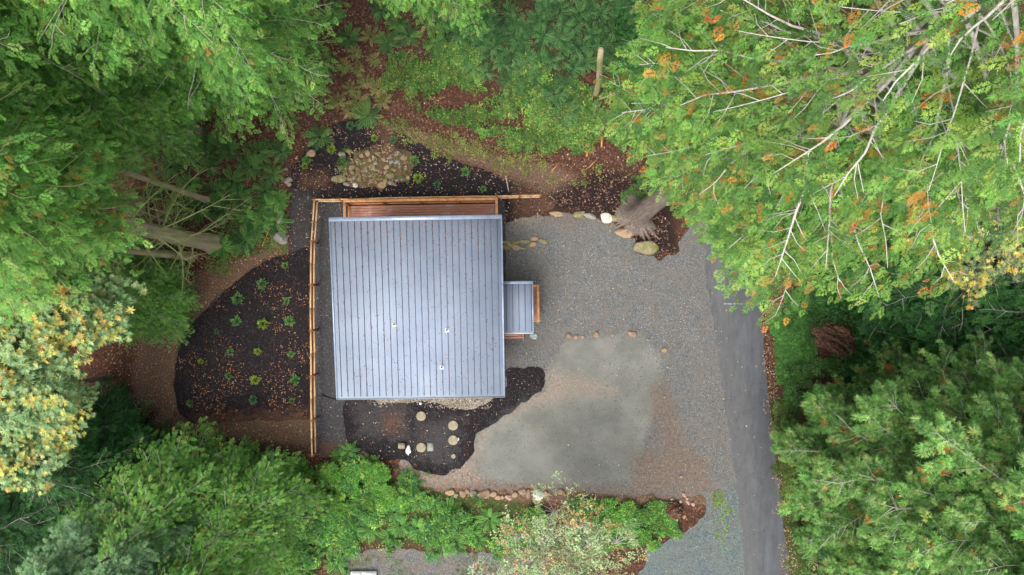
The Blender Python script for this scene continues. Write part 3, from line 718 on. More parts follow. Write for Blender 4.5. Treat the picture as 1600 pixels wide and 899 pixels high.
place_tree('sparse_tree', m_bot, 856, 806, 'sparse pale green tree with rusty tips at the bottom centre', None)

# ------------------------------------------------------------------ ferns
def fern_mesh(name, seed, cols, nf=18, L=.8, flat=.35):
    r = np.random.default_rng(seed); Vs, Cs = [], []
    for i in range(nf):
        a = i / nf * 2 * PI + r.uniform(-.2, .2); l = L * r.uniform(.7, 1.1); el = r.uniform(.25, .9) if i % 3 else r.uniform(.7, 1.2)
        c = np.array(cols[r.integers(0, len(cols))]) * r.uniform(.75, 1.25); cs, sn = math.cos(a), math.sin(a)
        m = 11; s = (np.arange(m) + .5) / m
        for k in range(m):
            u = .08 + .9 * s[k]; rr = l * (u * math.cos(el * .6)); z = l * (math.sin(el) * u - flat * 1.5 * u ** 2.2 * el) + .05
            wd = l * .135 * (math.sin(min(1, u * 1.25 + .12) * PI * .62)) * (1 - u ** 6) + .01
            for sg in (-1, 1):
                b = np.array([rr, 0, z]); t = np.array([rr + wd * .45, sg * wd, z - wd * .25]); q = leaf_quad(b, t, l * .06, .005)
                q = np.stack([q[:, 0] * cs - q[:, 1] * sn, q[:, 0] * sn + q[:, 1] * cs, q[:, 2]], 1); Vs.append(q); Cs.append(np.tile(c, (4, 1)))
    V = np.concatenate(Vs)
    return mesh_np(name, V, np.arange(len(V)).reshape(-1, 4), M['leaf'], {'col': np.concatenate(Cs)})

FERN_D = [fern_mesh('fern_dark', 100 + i, [(.08, .21, .05), (.13, .29, .065), (.05, .14, .04), (.19, .33, .08)], nf=24, L=.9) for i in range(4)]
FERN_T = [fern_mesh('fern_deep', 150 + i, [(.05, .15, .04), (.085, .21, .06), (.03, .09, .03), (.13, .26, .08)], nf=26, L=.95) for i in range(4)]
FERN_B = [fern_mesh('fern_bright', 200 + i, [(.12, .32, .055), (.19, .42, .08), (.07, .22, .045)], nf=22, L=.85) for i in range(4)]
FERN_O = [fern_mesh('fern_olive', 300 + i, [(.30, .30, .09), (.36, .30, .12), (.2, .3, .08)], nf=14, L=.7) for i in range(3)]
ORD = 'first second third fourth fifth sixth seventh eighth ninth tenth eleventh twelfth thirteenth fourteenth fifteenth sixteenth seventeenth eighteenth nineteenth twentieth'.split()
def ordw(k):
    if k < 20: return ORD[k]
    tens = {2: 'twenty', 3: 'thirty', 4: 'forty', 5: 'fifty', 6: 'sixty'}
    n = k + 1
    return (tens[n // 10] + '-' + ORD[n % 10 - 1]) if n % 10 else {30: 'thirtieth', 40: 'fortieth', 50: 'fiftieth', 60: 'sixtieth'}[n]

def ferns(pts, meshes, fmt, group, s0=.8, s1=1.15, name='sword_fern', cat='fern'):
    for k, (px, py) in enumerate(sorted(pts)):
        o = link(name, meshes[k % len(meshes)], None, gz(px, py)); s = random.uniform(s0, s1)
        o.scale = (s, s, s); o.rotation_euler = (random.uniform(-.12, .12), random.uniform(-.12, .12), random.uniform(0, 6.28))
        tag(o, fmt.format(ordw(k)), cat, group)

def fill(polypx, n, avoid, dmin, seed):
    r = random.Random(seed); P = np.array(polypx, float); out = []
    lo, hi = P.min(0), P.max(0); tries = 0
    while len(out) < n and tries < 6000:
        tries += 1; x, y = r.uniform(lo[0], hi[0]), r.uniform(lo[1], hi[1])
        if float(sdf(P, np.array([x]), np.array([y]))[0]) < 0: continue
        if all((x - a) ** 2 + (y - b) ** 2 > dmin ** 2 for a, b in out + avoid): out.append((x, y))
    return out

L1 = [(300, 240), (330, 262), (365, 285), (395, 262), (415, 300), (437, 315), (350, 330), (385, 335), (412, 345), (347, 385), (385, 377), (428, 272), (300, 290), (268, 262), (322, 222), (440, 238), (376, 308), (405, 240), (360, 235), (340, 300), (310, 330), (280, 320), (400, 365), (432, 348), (250, 300), (420, 322)]
ferns(L1, FERN_D + FERN_B[:1], 'dark sword fern left of the upper mulch, {} from the left', 'ferns under the left conifers', .85, 1.2)
L2 = [(522, 25), (608, 70), (623, 43), (597, 20), (617, 8), (680, 72), (692, 43), (733, 83), (692, 112), (575, 182), (660, 20), (640, 60), (545, 60), (500, 215)]
ferns(L2, FERN_D, 'sword fern on the red-brown slope at the top, {} from the left', 'ferns on the red-brown slope', .85, 1.15)
L3 = [(783, 103), (780, 57), (797, 20), (850, 20), (820, 50), (880, 40), (883, 77), (910, 73), (913, 100), (823, 97), (837, 123), (885, 137), (883, 177), (957, 50), (973, 10), (940, 20), (810, 70), (760, 30), (740, 50), (860, 100), (850, 60), (905, 20), (925, 55), (895, 110), (800, 130), (865, 150), (770, 80), (960, 90), (985, 60), (1000, 30), (970, 130), (720, 20), (735, 5)]
L3 += fill([(690, 0), (980, 0), (975, 150), (900, 190), (820, 150), (700, 90)], 22, L3, 17, 9)
ferns(L3, FERN_T, 'dark sword fern in the bank at the top, {} from the left', 'ferns in the top bank', .7, 1.1)
L4 = fill([(490, 745), (560, 730), (640, 745), (700, 785), (800, 800), (840, 830), (820, 850), (700, 850), (560, 842), (540, 880), (440, 895), (430, 860), (520, 820)], 42, [], 19, 5)
ferns(L4, FERN_B, 'bright green sword fern below the mulch patch, {} from the left', 'ferns along the bottom', .8, 1.15)
L5 = fill([(370, 690), (470, 715), (560, 700), (590, 725), (540, 740), (430, 745)], 9, [], 17, 6)
ferns(L5, FERN_B, 'bright fern at the foot of the fence, {} from the left', 'ferns at the fence foot', .7, .95)
ferns([(1296, 474), (1330, 450), (1370, 560), (1275, 850), (1300, 870), (1290, 830), (1360, 500), (1262, 455)], FERN_D, 'dark sword fern on the right side of the road, {} from the left', 'ferns right of the road', 1.0, 1.5)
ferns([(555, 85), (562, 110), (548, 140), (572, 130), (585, 95), (540, 105), (530, 160), (560, 158), (592, 140), (580, 60), (548, 175), (600, 160)], FERN_O, 'olive-brown bracken at the hemlock edge, {} from the left', 'fading bracken', .8, 1.2, 'bracken_fern')

# ------------------------------------------------------------------ small plants in the mulch
def shrublet(name, seed, cols):
    r = np.random.default_rng(seed); n = 70
    u = r.normal(size=(n, 3)); u /= np.linalg.norm(u, axis=1)[:, None]; u[:, 2] = np.abs(u[:, 2])
    rr = r.uniform(.4, 1, n)[:, None] * .23 * (1 + .15 * np.sin(np.arctan2(u[:, 1], u[:, 0]) * 5 + seed))[:, None]
    P = u * rr * np.array([1, 1, .8]) + [0, 0, .08]
    return inst_mesh(name, SPRAYS[:2], P, u + [0, 0, .2], np.tile([0, 0, 1.0], (n, 1)) + r.uniform(-.3, .3, (n, 3)), np.full(n, .14), palette(n, r, cols, [1] * len(cols)), M['leaf'], r)
SH = [shrublet('bed_shrub', i, [(.14, .36, .09), (.22, .44, .12)]) for i in range(3)] 
SHY = [shrublet('bed_shrub_yellow', 20 + i, [(.30, .46, .06), (.38, .52, .08)]) for i in range(2)]
SHT = [shrublet('bed_shrub_teal', 30 + i, [(.10, .28, .12), (.12, .32, .13)]) for i in range(2)]
bed = [(373, 467, 0), (371, 502, 0), (340, 518, 2), (361, 550, 0), (315, 565, 1), (358, 588, 0), (446, 415, 0), (411, 444, 0), (449, 470, 0), (412, 506, 1), (453, 502, 0), (403, 549, 1), (455, 554, 0), (463, 593, 0), (400, 593, 1), (298, 630, 0), (397, 624, 2), (457, 626, 0)]
for k, (px, py, t) in enumerate(sorted(bed)):
    me = (SH, SHY, SHT)[t][k % 2]; o = link('bed_shrub', me, None, at(px, py, .02)); s = random.uniform(.5, 1.05); o.scale = (s * random.uniform(.8, 1.2), s, s * random.uniform(.8, 1.3)); o.rotation_euler.z = random.uniform(0, 6)
    tag(o, ('small green', 'small lime-yellow', 'small blue-green')[t] + ' shrub in the curved mulch bed, %s from the left' % ordw(k), 'shrub', 'young shrubs in the curved mulch bed')
    o2 = None
ups = [(477, 260, 1), (518, 234, 1), (548, 197, 2), (586, 216, 1), (648, 252, 0), (728, 269, 0), (653, 279, 1), (683, 289, 2), (755, 296, 0), (615, 219, 2), (480, 252, 0)]
for k, (px, py, t) in enumerate(sorted(ups)):
    me = (SH, SHY, SHT)[t][k % 2]; o = link('bed_shrub', me, None, at(px, py, .01)); s = random.uniform(.6, .95); o.scale = (s, s, s); o.rotation_euler.z = random.uniform(0, 6)
    tag(o, ('small green', 'small lime-yellow', 'small blue-green')[t] + ' plant in the upper mulch, %s from the left' % ordw(k), 'plant', 'young plants in the upper mulch')
grs = fern_mesh('tuft_fern', 77, [(.08, .2, .05), (.12, .26, .06)], nf=12, L=.5)
for k, (px, py) in enumerate([(536, 257), (593, 268), (628, 270), (602, 255)]):
    o = link('rockery_fern', grs, None, at(px, py, .05)); o.rotation_euler.z = k * 1.7
    tag(o, 'small fern among the rockery stones, %s from the left' % ordw([0, 1, 3, 2][k]), 'fern', 'small ferns in the rockery')

# ------------------------------------------------------------------ ground cover (stuff)
def inside_pts(P, n, seed, nz=None, thr=.45, fr=.8):
    r = np.random.default_rng(seed); lo, hi = P.min(0), P.max(0); out = []
    tot = 0
    while tot < n:
        p = r.uniform(lo, hi, (n * 2, 2)); m = sdf(P, p[:, 0], p[:, 1]) + (fbm(p[:, 0] * 1.4, p[:, 1] * 1.4, seed=seed) - .5) * 2.0 > 0
        if thr is not None: m &= fbm(p[:, 0] * fr, p[:, 1] * fr, seed=seed + 3) + r.uniform(-.12, .12, len(p)) > thr
        out.append(p[m]); tot += m.sum()
        if not m.any(): break
    return np.concatenate(out)[:n], r

def cover(name, pp, n, size, cols, wts, label, seed, thr=.4, zz=(.02, .25), tp=None, mat='leaf', fr=.8, cat=None, hump=0.0):
    P = poly(pp); xy, r = inside_pts(P, n, seed, thr=thr, fr=fr); n = len(xy)
    z = hgt(xy[:, 0], xy[:, 1]) + r.uniform(zz[0], zz[1], n) + hump * fbm(xy[:, 0] * 1.3, xy[:, 1] * 1.3, seed=seed + 9)
    a = r.uniform(0, 6.28, n)
    # colour patches of different species
    c = palette(n, r, cols, wts, .42); pt = fbm(xy[:, 0] * .9, xy[:, 1] * .9, seed=seed + 6)
    c *= (.5 + 1.05 * pt)[:, None]
    me = inst_mesh(name, tp or CLUMPS, np.column_stack([xy, z]), np.stack([np.cos(a), np.sin(a), r.uniform(-.2, .2, n)], 1),
                   np.stack([r.uniform(-.8, .8, n), r.uniform(-.8, .8, n), np.ones(n)], 1), size * r.uniform(.5, 1.6, n), c, M[mat], r)
    return tag(link(name, me), label, cat, kind='stuff')

CLV = [(.12, .26, .05), (.19, .33, .06), (.08, .20, .05), (.36, .44, .08), (.30, .22, .08)]
BRM = [(.12, .32, .055), (.20, .42, .07), (.08, .22, .05), (.38, .46, .08), (.06, .20, .09)]
cover('ground_cover', [(615, 90), (700, 70), (800, 90), (870, 120), (975, 160), (975, 225), (880, 240), (760, 215), (650, 165), (600, 130)], 6500, .16, CLV, [4, 3, 3, 1, .8],
      'bright yellow-green clover carpet above the deck', 301, .49, (.0, .15), hump=.25)
cover('ground_cover', [(570, 185), (700, 200), (800, 235), (940, 260), (900, 290), (740, 255), (620, 215)], 750, .10, [(.28, .30, .08), (.2, .3, .06), (.35, .3, .1)], [3, 3, 1],
      'thin yellowing weeds along the brown track', 302, .5)
cover('ground_cover', [(960, -40), (1120, -40), (1110, 200), (1000, 230), (950, 150)], 5000, .18, [(.06, .20, .045), (.10, .27, .05), (.05, .14, .04)], [3, 2, 2], 'dark green undergrowth beside the snag', 303, .4, (.1, .5), hump=.6)
cover('grass_patch', [(1203, 500), (1225, 470), (1280, 490), (1290, 520), (1260, 590), (1215, 600)], 8000, .08, [(.09, .25, .05), (.13, .31, .06), (.06, .17, .04)], [1, 1, .6], 'bright green grass patch right of the road', 304, .3, (.0, .12))
cover('grass_patch', [(1203, 600), (1235, 600), (1275, 899), (1290, 1000), (1245, 1000), (1225, 780)], 3200, .08, [(.15, .25, .05), (.22, .29, .07), (.1, .2, .04), (.3, .22, .1)], [3, 2, 2, 1], 'thin weedy verge between the road and the firs', 305, .46, (.0, .1))
cover('ground_cover', [(460, 712), (560, 722), (640, 735), (690, 785), (840, 800), (850, 855), (700, 862), (560, 850), (540, 899), (420, 930), (400, 880), (470, 800)], 7000, .14,
      BRM, [4, 3, 3, .7, 1.5], 'mixed bright green brambles and weeds below the mulch patch', 306, .53, (.0, .25), hump=.5, fr=1.1)
cover('ground_cover', [(500, 735), (580, 720), (640, 740), (640, 790), (560, 800), (500, 790)], 1300, .2,
      [(.16, .38, .06), (.12, .30, .05), (.32, .46, .08)], [3, 2, 1], 'light green broad-leaved weeds near the pale flat rock', 318, .46, (.1, .3), hump=.5, tp=ROSES)
cover('ground_cover', [(885, 785), (960, 780), (1045, 790), (1062, 822), (1010, 850), (890, 860)], 4200, .13, BRM, [4, 3, 2, 1, 1], 'bright green weed patch below the gravel pad', 307, .38, (.0, .2), hump=.3)
cover('ground_cover', [(1115, 775), (1135, 770), (1150, 840), (1130, 860), (1118, 820)], 300, .08, [(.2, .3, .07), (.25, .36, .08)], [1, 1], 'sparse weeds growing through the blue-grey gravel', 308, .5, (.0, .05), fr=2.5)
cover('ground_cover', [(540, 866), (860, 866), (900, 960), (520, 960)], 1600, .09, [(.14, .22, .06), (.1, .18, .05)], [1, 1], 'thin weeds over the lower gravel path', 309, .5, (.0, .06))
cover('ground_cover', [(1290, 440), (1600, 380), (1800, 600), (1300, 620), (1290, 540)], 7000, .2, [(.035, .13, .03), (.05, .18, .035)], [1, 1], 'dark green undergrowth under the right conifers', 310, .4, (.0, .4), hump=.6)
cover('ground_cover', [(1222, 585), (1270, 560), (1300, 560), (1330, 600), (1300, 640), (1225, 640)], 1500, .13, [(.09, .22, .05), (.14, .26, .06), (.06, .15, .04)], [1, 1, 1], 'green weeds between the stump and the firs', 320, .4, (.0, .3), hump=.4)
cover('ground_cover', [(1255, 470), (1400, 470), (1400, 600), (1330, 600), (1350, 540), (1320, 500), (1275, 495), (1262, 540), (1255, 520)], 1500, .14, [(.04, .13, .03), (.07, .19, .04)], [1, 1], 'dark green weeds around the rotten stump', 321, .38, (.0, .3), hump=.4)
cover('ground_cover', [(1225, 440), (1300, 440), (1290, 500), (1230, 480)], 900, .13, [(.05, .17, .035), (.08, .22, .04)], [1, 1], 'green weeds at the shaded end of the grass patch', 319, .4, (.0, .2))
cover('ground_cover', [(1240, 780), (1340, 780), (1360, 960), (1270, 960)], 1500, .16, [(.14, .24, .07), (.36, .38, .16), (.09, .2, .06)], [2, 1, 2], 'pale weeds at the bottom edge below the firs', 311, .42, (.0, .3), hump=.4)
cover('ground_cover', [(230, 230), (440, 210), (440, 360), (330, 410), (230, 420)], 1300, .12, [(.06, .18, .04), (.10, .22, .05)], [1, 1], 'low green plants between the left ferns', 312, .53, (.0, .12))
cover('ground_cover', [(-200, 600), (180, 650), (260, 720), (200, 900), (-200, 1100)], 6000, .2, [(.035, .12, .03), (.05, .16, .035)], [1, 1], 'dark undergrowth below the yellow-leaved tree', 313, .35, (.05, .6))
cover('moss_patch', [(975, 285), (1012, 275), (1015, 300), (990, 325), (970, 322)], 1200, .06, [(.07, .17, .04), (.1, .22, .05)], [1, 1], 'green moss patch left of the huge trunk', 314, .35, (.0, .05))
cover('ground_cover', [(690, -40), (1000, -40), (980, 100), (840, 150), (760, 90), (700, 60)], 2600, .12, [(.05, .15, .04), (.09, .22, .05), (.035, .10, .03)], [3, 1.5, 2], 'undergrowth between ferns along the top edge', 315, .47, (.0, .15), hump=.2)
cover('ground_cover', [(325, 400), (400, 370), (450, 345), (440, 385), (360, 425), (320, 430)], 600, .08, [(.22, .26, .08), (.12, .24, .05)], [1, 1], 'sparse weeds at the edge of the left track', 316, .48, (.0, .08))

# scattered leaves, chips and stones
def bit_tpl(seed, curl=.25):
    r = np.random.default_rng(seed)
    return np.array([[-.5, 0, 0], [0, .32, curl * r.uniform(.2, 1)], [.55, .05, 0], [.05, -.33, curl * r.uniform(.2, 1)]]), np.array([[0, 1, 2, 3]])
BITS = [bit_tpl(i) for i in range(4)]
def scatter(name, P, n, size, cols, wts, label, seed, z=.03, thr=None, fr=.5, tp=None, mat='bits', flat=.3, zf=None):
    xy, r = inside_pts(P, n, seed, thr=thr, fr=fr); n = len(xy)
    zz = np.full(n, z) if zf is None else zf(xy[:, 0], xy[:, 1]) + z
    a = r.uniform(0, 6.28, n)
    me = inst_mesh(name, tp or BITS, np.column_stack([xy, zz]), np.stack([np.cos(a), np.sin(a), r.uniform(-flat, flat, n)], 1),
                   np.stack([r.uniform(-flat, flat, n), r.uniform(-flat, flat, n), np.ones(n)], 1), size * r.uniform(.5, 1.5, n), palette(n, r, cols, wts, .3), M[mat], r)
    return tag(link(name, me), label, kind='stuff')
def stone_tpl(seed):
    r = np.random.default_rng(seed); th = np.arange(4) / 4 * 2 * PI + r.uniform(0, 1)
    b = np.stack([np.cos(th) * .5, np.sin(th) * .5 * r.uniform(.6, 1), np.full(4, -.2)], 1) * r.uniform(.8, 1.1, (4, 1)); t = b * .6; t[:, 2] = .22 + r.uniform(-.08, .08, 4)
    V = np.concatenate([b, t]); return V, np.array([[4, 5, 6, 7]] + [[i, (i + 1) % 4, 4 + (i + 1) % 4, 4 + i] for i in range(4)])
STON = [stone_tpl(i) for i in range(5)]
def inst_any(tpls):   # templates whose faces index shared vertices are expanded to loose quads
    return [(v[f.ravel()], np.arange(f.size).reshape(-1, 4)) for v, f in tpls]
STON = inst_any(STON)
ORG = [(.42, .17, .06), (.5, .26, .12), (.30, .12, .05), (.5, .36, .2)]
scatter('fallen_leaves', P_left, 1100, .06, ORG, [3, 2, 3, 1], 'orange fallen leaves over the curved mulch bed', 401, .045, thr=.52, fr=.7)
scatter('fallen_leaves', P_yard, 260, .07, [(.45, .36, .26), (.4, .2, .1)], [1, 1], 'few pale fallen leaves on the dark yard', 402, .03)
scatter('fallen_leaves', P_up, 1100, .07, [(.42, .3, .2), (.35, .15, .07), (.45, .4, .3)], [2, 2, 1], 'small fallen leaves on the upper mulch', 403, .03)
scatter('fallen_leaves', P_low, 160, .06, [(.45, .4, .32), (.4, .24, .12)], [1, 1], 'few pale flecks on the lower mulch patch', 404, .045)
scatter('fallen_leaves', poly([(150, 420), (450, 360), (450, 400), (280, 500), (270, 660), (480, 655), (480, 700), (170, 700)]), 2600, .075, ORG, [3, 2, 4, 1], 'brown and orange leaf litter on the left track', 405, .03, zf=hgt)
scatter('fallen_leaves', poly([(540, -20), (700, -20), (640, 130), (800, 220), (1000, 230), (1060, 400), (990, 400), (950, 335), (860, 320), (560, 190), (470, 240), (440, 300), (430, 200)]), 8000, .085,
        [(.17, .085, .055), (.27, .15, .09), (.11, .065, .045), (.4, .3, .2)], [4, 2, 4, .6], 'red-brown leaf litter on the slope behind the house', 406, .03, zf=hgt)
scatter('fallen_leaves', P_drive, 420, .075, [(.42, .2, .07), (.5, .36, .14), (.3, .13, .06)], [2, 1, 2], 'scattered orange leaves on the driveway gravel', 407, .02)
scatter('fallen_leaves', P_road[2:14], 120, .08, [(.45, .25, .08), (.5, .4, .2)], [1, 1], 'few leaves on the asphalt', 408, .03)
scatter('fallen_leaves', poly([(1190, 400), (1240, 400), (1225, 480), (1200, 500)]), 900, .08, [(.22, .09, .05), (.4, .22, .1)], [3, 1], 'brown litter beside the road under the cedar', 409, .03, zf=hgt)
scatter('fallen_leaves', poly([(1190, 480), (1208, 480), (1212, 620), (1260, 960), (1235, 960), (1208, 680)]), 1300, .07, [(.3, .18, .1), (.42, .32, .2), (.2, .12, .08)], [1, 1, 1], 'dry litter along the right road edge', 410, .03, zf=hgt)
scatter('fallen_leaves', poly([(420, 700), (640, 715), (860, 780), (1100, 780), (1100, 815), (880, 860), (400, 960)]), 5000, .085, [(.25, .1, .05), (.34, .17, .09), (.15, .08, .05)], [3, 2, 3], 'brown litter in the lower bank', 411, .02, zf=hgt)
scatter('fallen_leaves', poly([(200, 180), (450, 200), (440, 390), (200, 480)]), 4000, .09, [(.22, .09, .05), (.32, .14, .08), (.14, .07, .045)], [3, 2, 3], 'red-brown litter between the left ferns', 412, .03, zf=hgt)
scatter('mulch_chips', P_low, 5000, .06, [(.03, .025, .028), (.06, .05, .055), (.015, .012, .014)], [1, 1, 1], 'black bark chips on the lower mulch patch', 413, .04)
scatter('mulch_chips', np.concatenate([P_left]), 6000, .06, [(.035, .026, .028), (.07, .05, .05), (.015, .012, .014)], [1, 1, 1], 'black bark chips on the curved bed', 414, .035)
scatter('mulch_chips', P_up, 6000, .06, [(.03, .025, .028), (.06, .05, .055), (.015, .012, .014)], [1, 1, 1], 'black bark chips on the upper mulch', 415, .02)
scatter('loose_stones', P_drive, 7000, .05, [(.24, .24, .235), (.16, .155, .15), (.10, .095, .09), (.42, .42, .4)], [3, 4, 4, .4], 'pale crushed stones on the driveway', 416, .012, thr=.47, tp=STON, mat='stone')
scatter('loose_stones', poly([(790, 380), (900, 370), (1000, 420), (1090, 480), (1120, 600), (1050, 600), (1000, 500), (860, 520), (830, 440)]), 5000, .055, [(.27, .285, .3), (.16, .16, .16), (.42, .42, .42)], [3, 3, .5],
        'coarser pale stones beside the entry porch', 417, .012, thr=.42, tp=STON, mat='stone')
scatter('loose_stones', P_strip, 1500, .06, [(.4, .34, .27), (.5, .46, .4), (.25, .2, .16), (.6, .58, .55)], [3, 3, 3, 1], 'rounded drain stones below the eave', 418, .05, tp=STON, mat='stone')
scatter('loose_stones', poly([(822, 505), (842, 505), (840, 532), (822, 532)]), 350, .07, [(.35, .42, .44), (.5, .55, .56), (.2, .25, .26)], [1, 1, 1], 'blue-grey stones at the porch corner', 419, .012, tp=STON, mat='stone')
scatter('loose_stones', P_yard, 3000, .045, [(.14, .13, .14), (.25, .24, .24), (.08, .08, .08)], [3, 1, 3], 'dark crushed stones in the yard', 420, .02, tp=STON, mat='stone')

# ------------------------------------------------------------------ rocks 
def rock_mesh(name, seed, cols, moss=0.0, ang=.25):
    import bmesh
    bm = bmesh.new(); bmesh.ops.create_icosphere(bm, subdivisions=3, radius=.5)
    V = np.array([v.co[:] for v in bm.verts]); r = np.random.default_rng(seed)
    for k in range(12):      # flat broken faces
        n = r.normal(size=3); n /= np.linalg.norm(n); d = V @ n; c = r.uniform(.27, .42); V = V - np.outer(np.maximum(0, d - c), n)
    V *= (1 + (fbm(V[:, 0] * 3 + seed, V[:, 1] * 3, V[:, 2] * 3, seed) - .5) * ang)[:, None]
    for v, c in zip(bm.verts, V): v.co = c
    me = bpy.data.meshes.new(name); bm.to_mesh(me); bm.free()
    me.materials.append(cols)
    return me
def rock_mat(name, a, b, moss=None, amt=.5):
    k = NT(name); n1 = k.noise(6, 5, .65); c = k.ramp(n1, [(.3, a), (.7, b)])
    c = k.mix(k.ramp(k.noise(18, 3), [(.58, 0.0), (.7, .5)]), c, tuple(x * .5 for x in a))
    if moss: c = k.mix(k.ramp(k.noise(2.6, 4, .6), [(.56 - amt * .2, 0.0), (.66 - amt * .2, .9)]), c, moss)
    k.bump(n1, .04, .8); return k.fin(c, .9, 0, .2)
RM = {'tan': rock_mat('tan_rock', lin(128, 104, 80), lin(176, 152, 122)), 'moss': rock_mat('mossy_rock', lin(120, 108, 88), lin(160, 146, 122), lin(112, 116, 58), .6),
      'grey': rock_mat('grey_rock', lin(112, 108, 100), lin(158, 152, 142)), 'white': rock_mat('pale_rock', lin(170, 168, 156), lin(222, 218, 205)),
      'orange': rock_mat('rusty_rock', lin(116, 96, 78), lin(158, 134, 110)), 'pink': rock_mat('pink_rock', lin(150, 118, 106), lin(196, 166, 152))}
ROCKS = {c: [rock_mesh('rock_' + c, 10 * i + j, m) for j in range(3)] for i, (c, m) in enumerate(RM.items())}
ADJ = {'tan': 'tan', 'moss': 'mossy', 'grey': 'grey', 'white': 'whitish', 'orange': 'rusty tan', 'pink': 'pinkish'}
def rocks(lst, fmt, group, z=0.0, name='rock'):
    for k, (px, py, wpx, hpx, c) in enumerate(sorted(lst)):
        p = at(px, py, z + .1) if z is not None else gz(px, py)
        wx, wy = wpx / 28.1, hpx / 28.1; h = min(wx, wy) * .75
        o = link(name, ROCKS[c][k % 3], None, (p.x, p.y, (z if z is not None else p.z) + h * .22)); o.scale = (wx * 1.15, wy * 1.15, h * 1.1); o.rotation_euler.z = random.uniform(-.35, .35)
        tag(o, fmt.format(ADJ[c], ordw(k)), 'rock', group)
rocks([(868, 334, 22, 9, 'tan'), (905, 335, 19, 11, 'moss'), (922, 338, 18, 9, 'grey'), (947, 341, 19, 17, 'white'), (961, 341, 13, 12, 'moss'), (971, 339, 9, 12, 'pink'), (974, 364, 28, 16, 'tan')],
      '{} boulder along the upper gravel edge, {} from the left', 'boulders along the upper gravel edge')
rocks([(1009, 388, 38, 26, 'moss')], 'large flat mossy boulder at the foot of the huge cedar', None)
rocks([(790, 379, 14, 7, 'moss'), (790, 387, 14, 9, 'moss'), (804, 386, 16, 9, 'tan'), (806, 379, 14, 7, 'moss'), (820, 378, 16, 8, 'moss'), (831, 382, 15, 10, 'tan'), (836, 373, 13, 8, 'tan'), (849, 378, 15, 8, 'moss'), (817, 388, 12, 6, 'moss'), (796, 383, 10, 6, 'tan')],
      '{} stone in the low wall at the right eave, {} from the left', 'stones of the low garden wall')
rocks([(889, 526, 10, 9, 'orange'), (900, 527, 8, 7, 'orange'), (911, 527, 6, 6, 'tan'), (932, 524, 11, 10, 'orange'), (957, 524, 5, 6, 'tan'), (988, 522, 13, 10, 'orange'), (1037, 547, 11, 9, 'tan'), (1044, 574, 5, 5, 'grey'), (1013, 531, 5, 6, 'grey')],
      '{} stone in the loose line across the gravel, {} from the left', 'stones across the gravel')
rocks([(702, 770, 15, 10, 'tan'), (712, 775, 8, 7, 'grey'), (723, 772, 10, 12, 'orange'), (730, 769, 9, 8, 'orange'), (740, 772, 11, 11, 'grey'), (756, 773, 19, 15, 'orange'), (770, 773, 11, 9, 'tan'), (777, 777, 12, 9, 'tan'), (785, 778, 8, 7, 'tan'),
       (795, 778, 12, 9, 'pink'), (805, 773, 11, 9, 'orange'), (816, 769, 11, 12, 'orange'), (825, 773, 8, 15, 'orange'), (840, 774, 18, 15, 'white'), (853, 772, 10, 10, 'tan'), (877, 770, 12, 10, 'orange')],
      '{} rock in the row below the gravel pad, {} from the left', 'rocks in the row below the gravel pad')
rocks([(1070, 774, 8, 8, 'pink'), (1074, 780, 6, 6, 'pink'), (1076, 786, 7, 7, 'pink'), (1083, 788, 7, 7, 'pink'), (1051, 782, 6, 5, 'white'), (1064, 785, 4, 4, 'white'), (1070, 808, 5, 7, 'orange'), (1064, 745, 6, 6, 'tan')],
      '{} stone in the heap by the blue-grey gravel, {} from the left', 'stones in the heap by the weed patch')
rg = [(530, 280, 26, 15, 'moss'), (541, 287, 11, 9, 'grey'), (554, 289, 9, 8, 'white'), (533, 240, 12, 9, 'grey'), (545, 235, 12, 9, 'moss'), (564, 243, 9, 10, 'tan'), (575, 240, 9, 13, 'tan'), (559, 252, 13, 10, 'moss'), (595, 289, 16, 13, 'tan'),
      (610, 276, 16, 13, 'moss'), (561, 281, 8, 8, 'orange'), (570, 275, 9, 7, 'pink'), (579, 283, 7, 7, 'orange'), (587, 283, 8, 9, 'tan'), (584, 263, 9, 12, 'moss'), (620, 241, 13, 11, 'grey'), (631, 248, 13, 12, 'tan'), (621, 254, 9, 8, 'grey'),
      (636, 277, 8, 10, 'tan'), (606, 262, 10, 8, 'tan'), (548, 262, 12, 8, 'tan'), (590, 240, 10, 8, 'moss'), (600, 250, 8, 7, 'pink'), (577, 252, 8, 7, 'tan'), (617, 266, 9, 7, 'moss')]
k = NT('rockery_soil'); M['rsoil'] = k.fin(k.mix(k.ramp(k.noise(5, 4), [(.4, 0.0), (.6, .7)]), k.ramp(k.noise(12, 5, .7), [(.3, lin(64, 46, 38)), (.7, lin(128, 100, 76))]), lin(92, 78, 54)), .95)
P_rg = poly([(518, 284), (532, 262), (548, 250), (558, 236), (580, 228), (600, 226), (622, 230), (640, 240), (644, 262), (641, 284), (615, 288), (598, 297), (585, 289), (560, 294), (530, 290)])
ax, ay = np.arange(P_rg[:, 0].min() - .3, P_rg[:, 0].max() + .3, .14), np.arange(P_rg[:, 1].min() - .3, P_rg[:, 1].max() + .3, .14)
X, Y = np.meshgrid(ax, ay); f = sdf(P_rg, X, Y); f = f + (fbm(X * 1.6, Y * 1.6, seed=51) - .5) * 1.2; Z = .45 * sstep(-.15, 1.4, f) + (fbm(X * 2, Y * 2, seed=5) - .5) * .12 * sstep(-.1, .3, f) - .03
idx = np.arange(X.size).reshape(X.shape)
RZ = lambda x, y: .45 * sstep(-.15, 1.4, sdf(P_rg, np.array([x]), np.array([y])))[0]
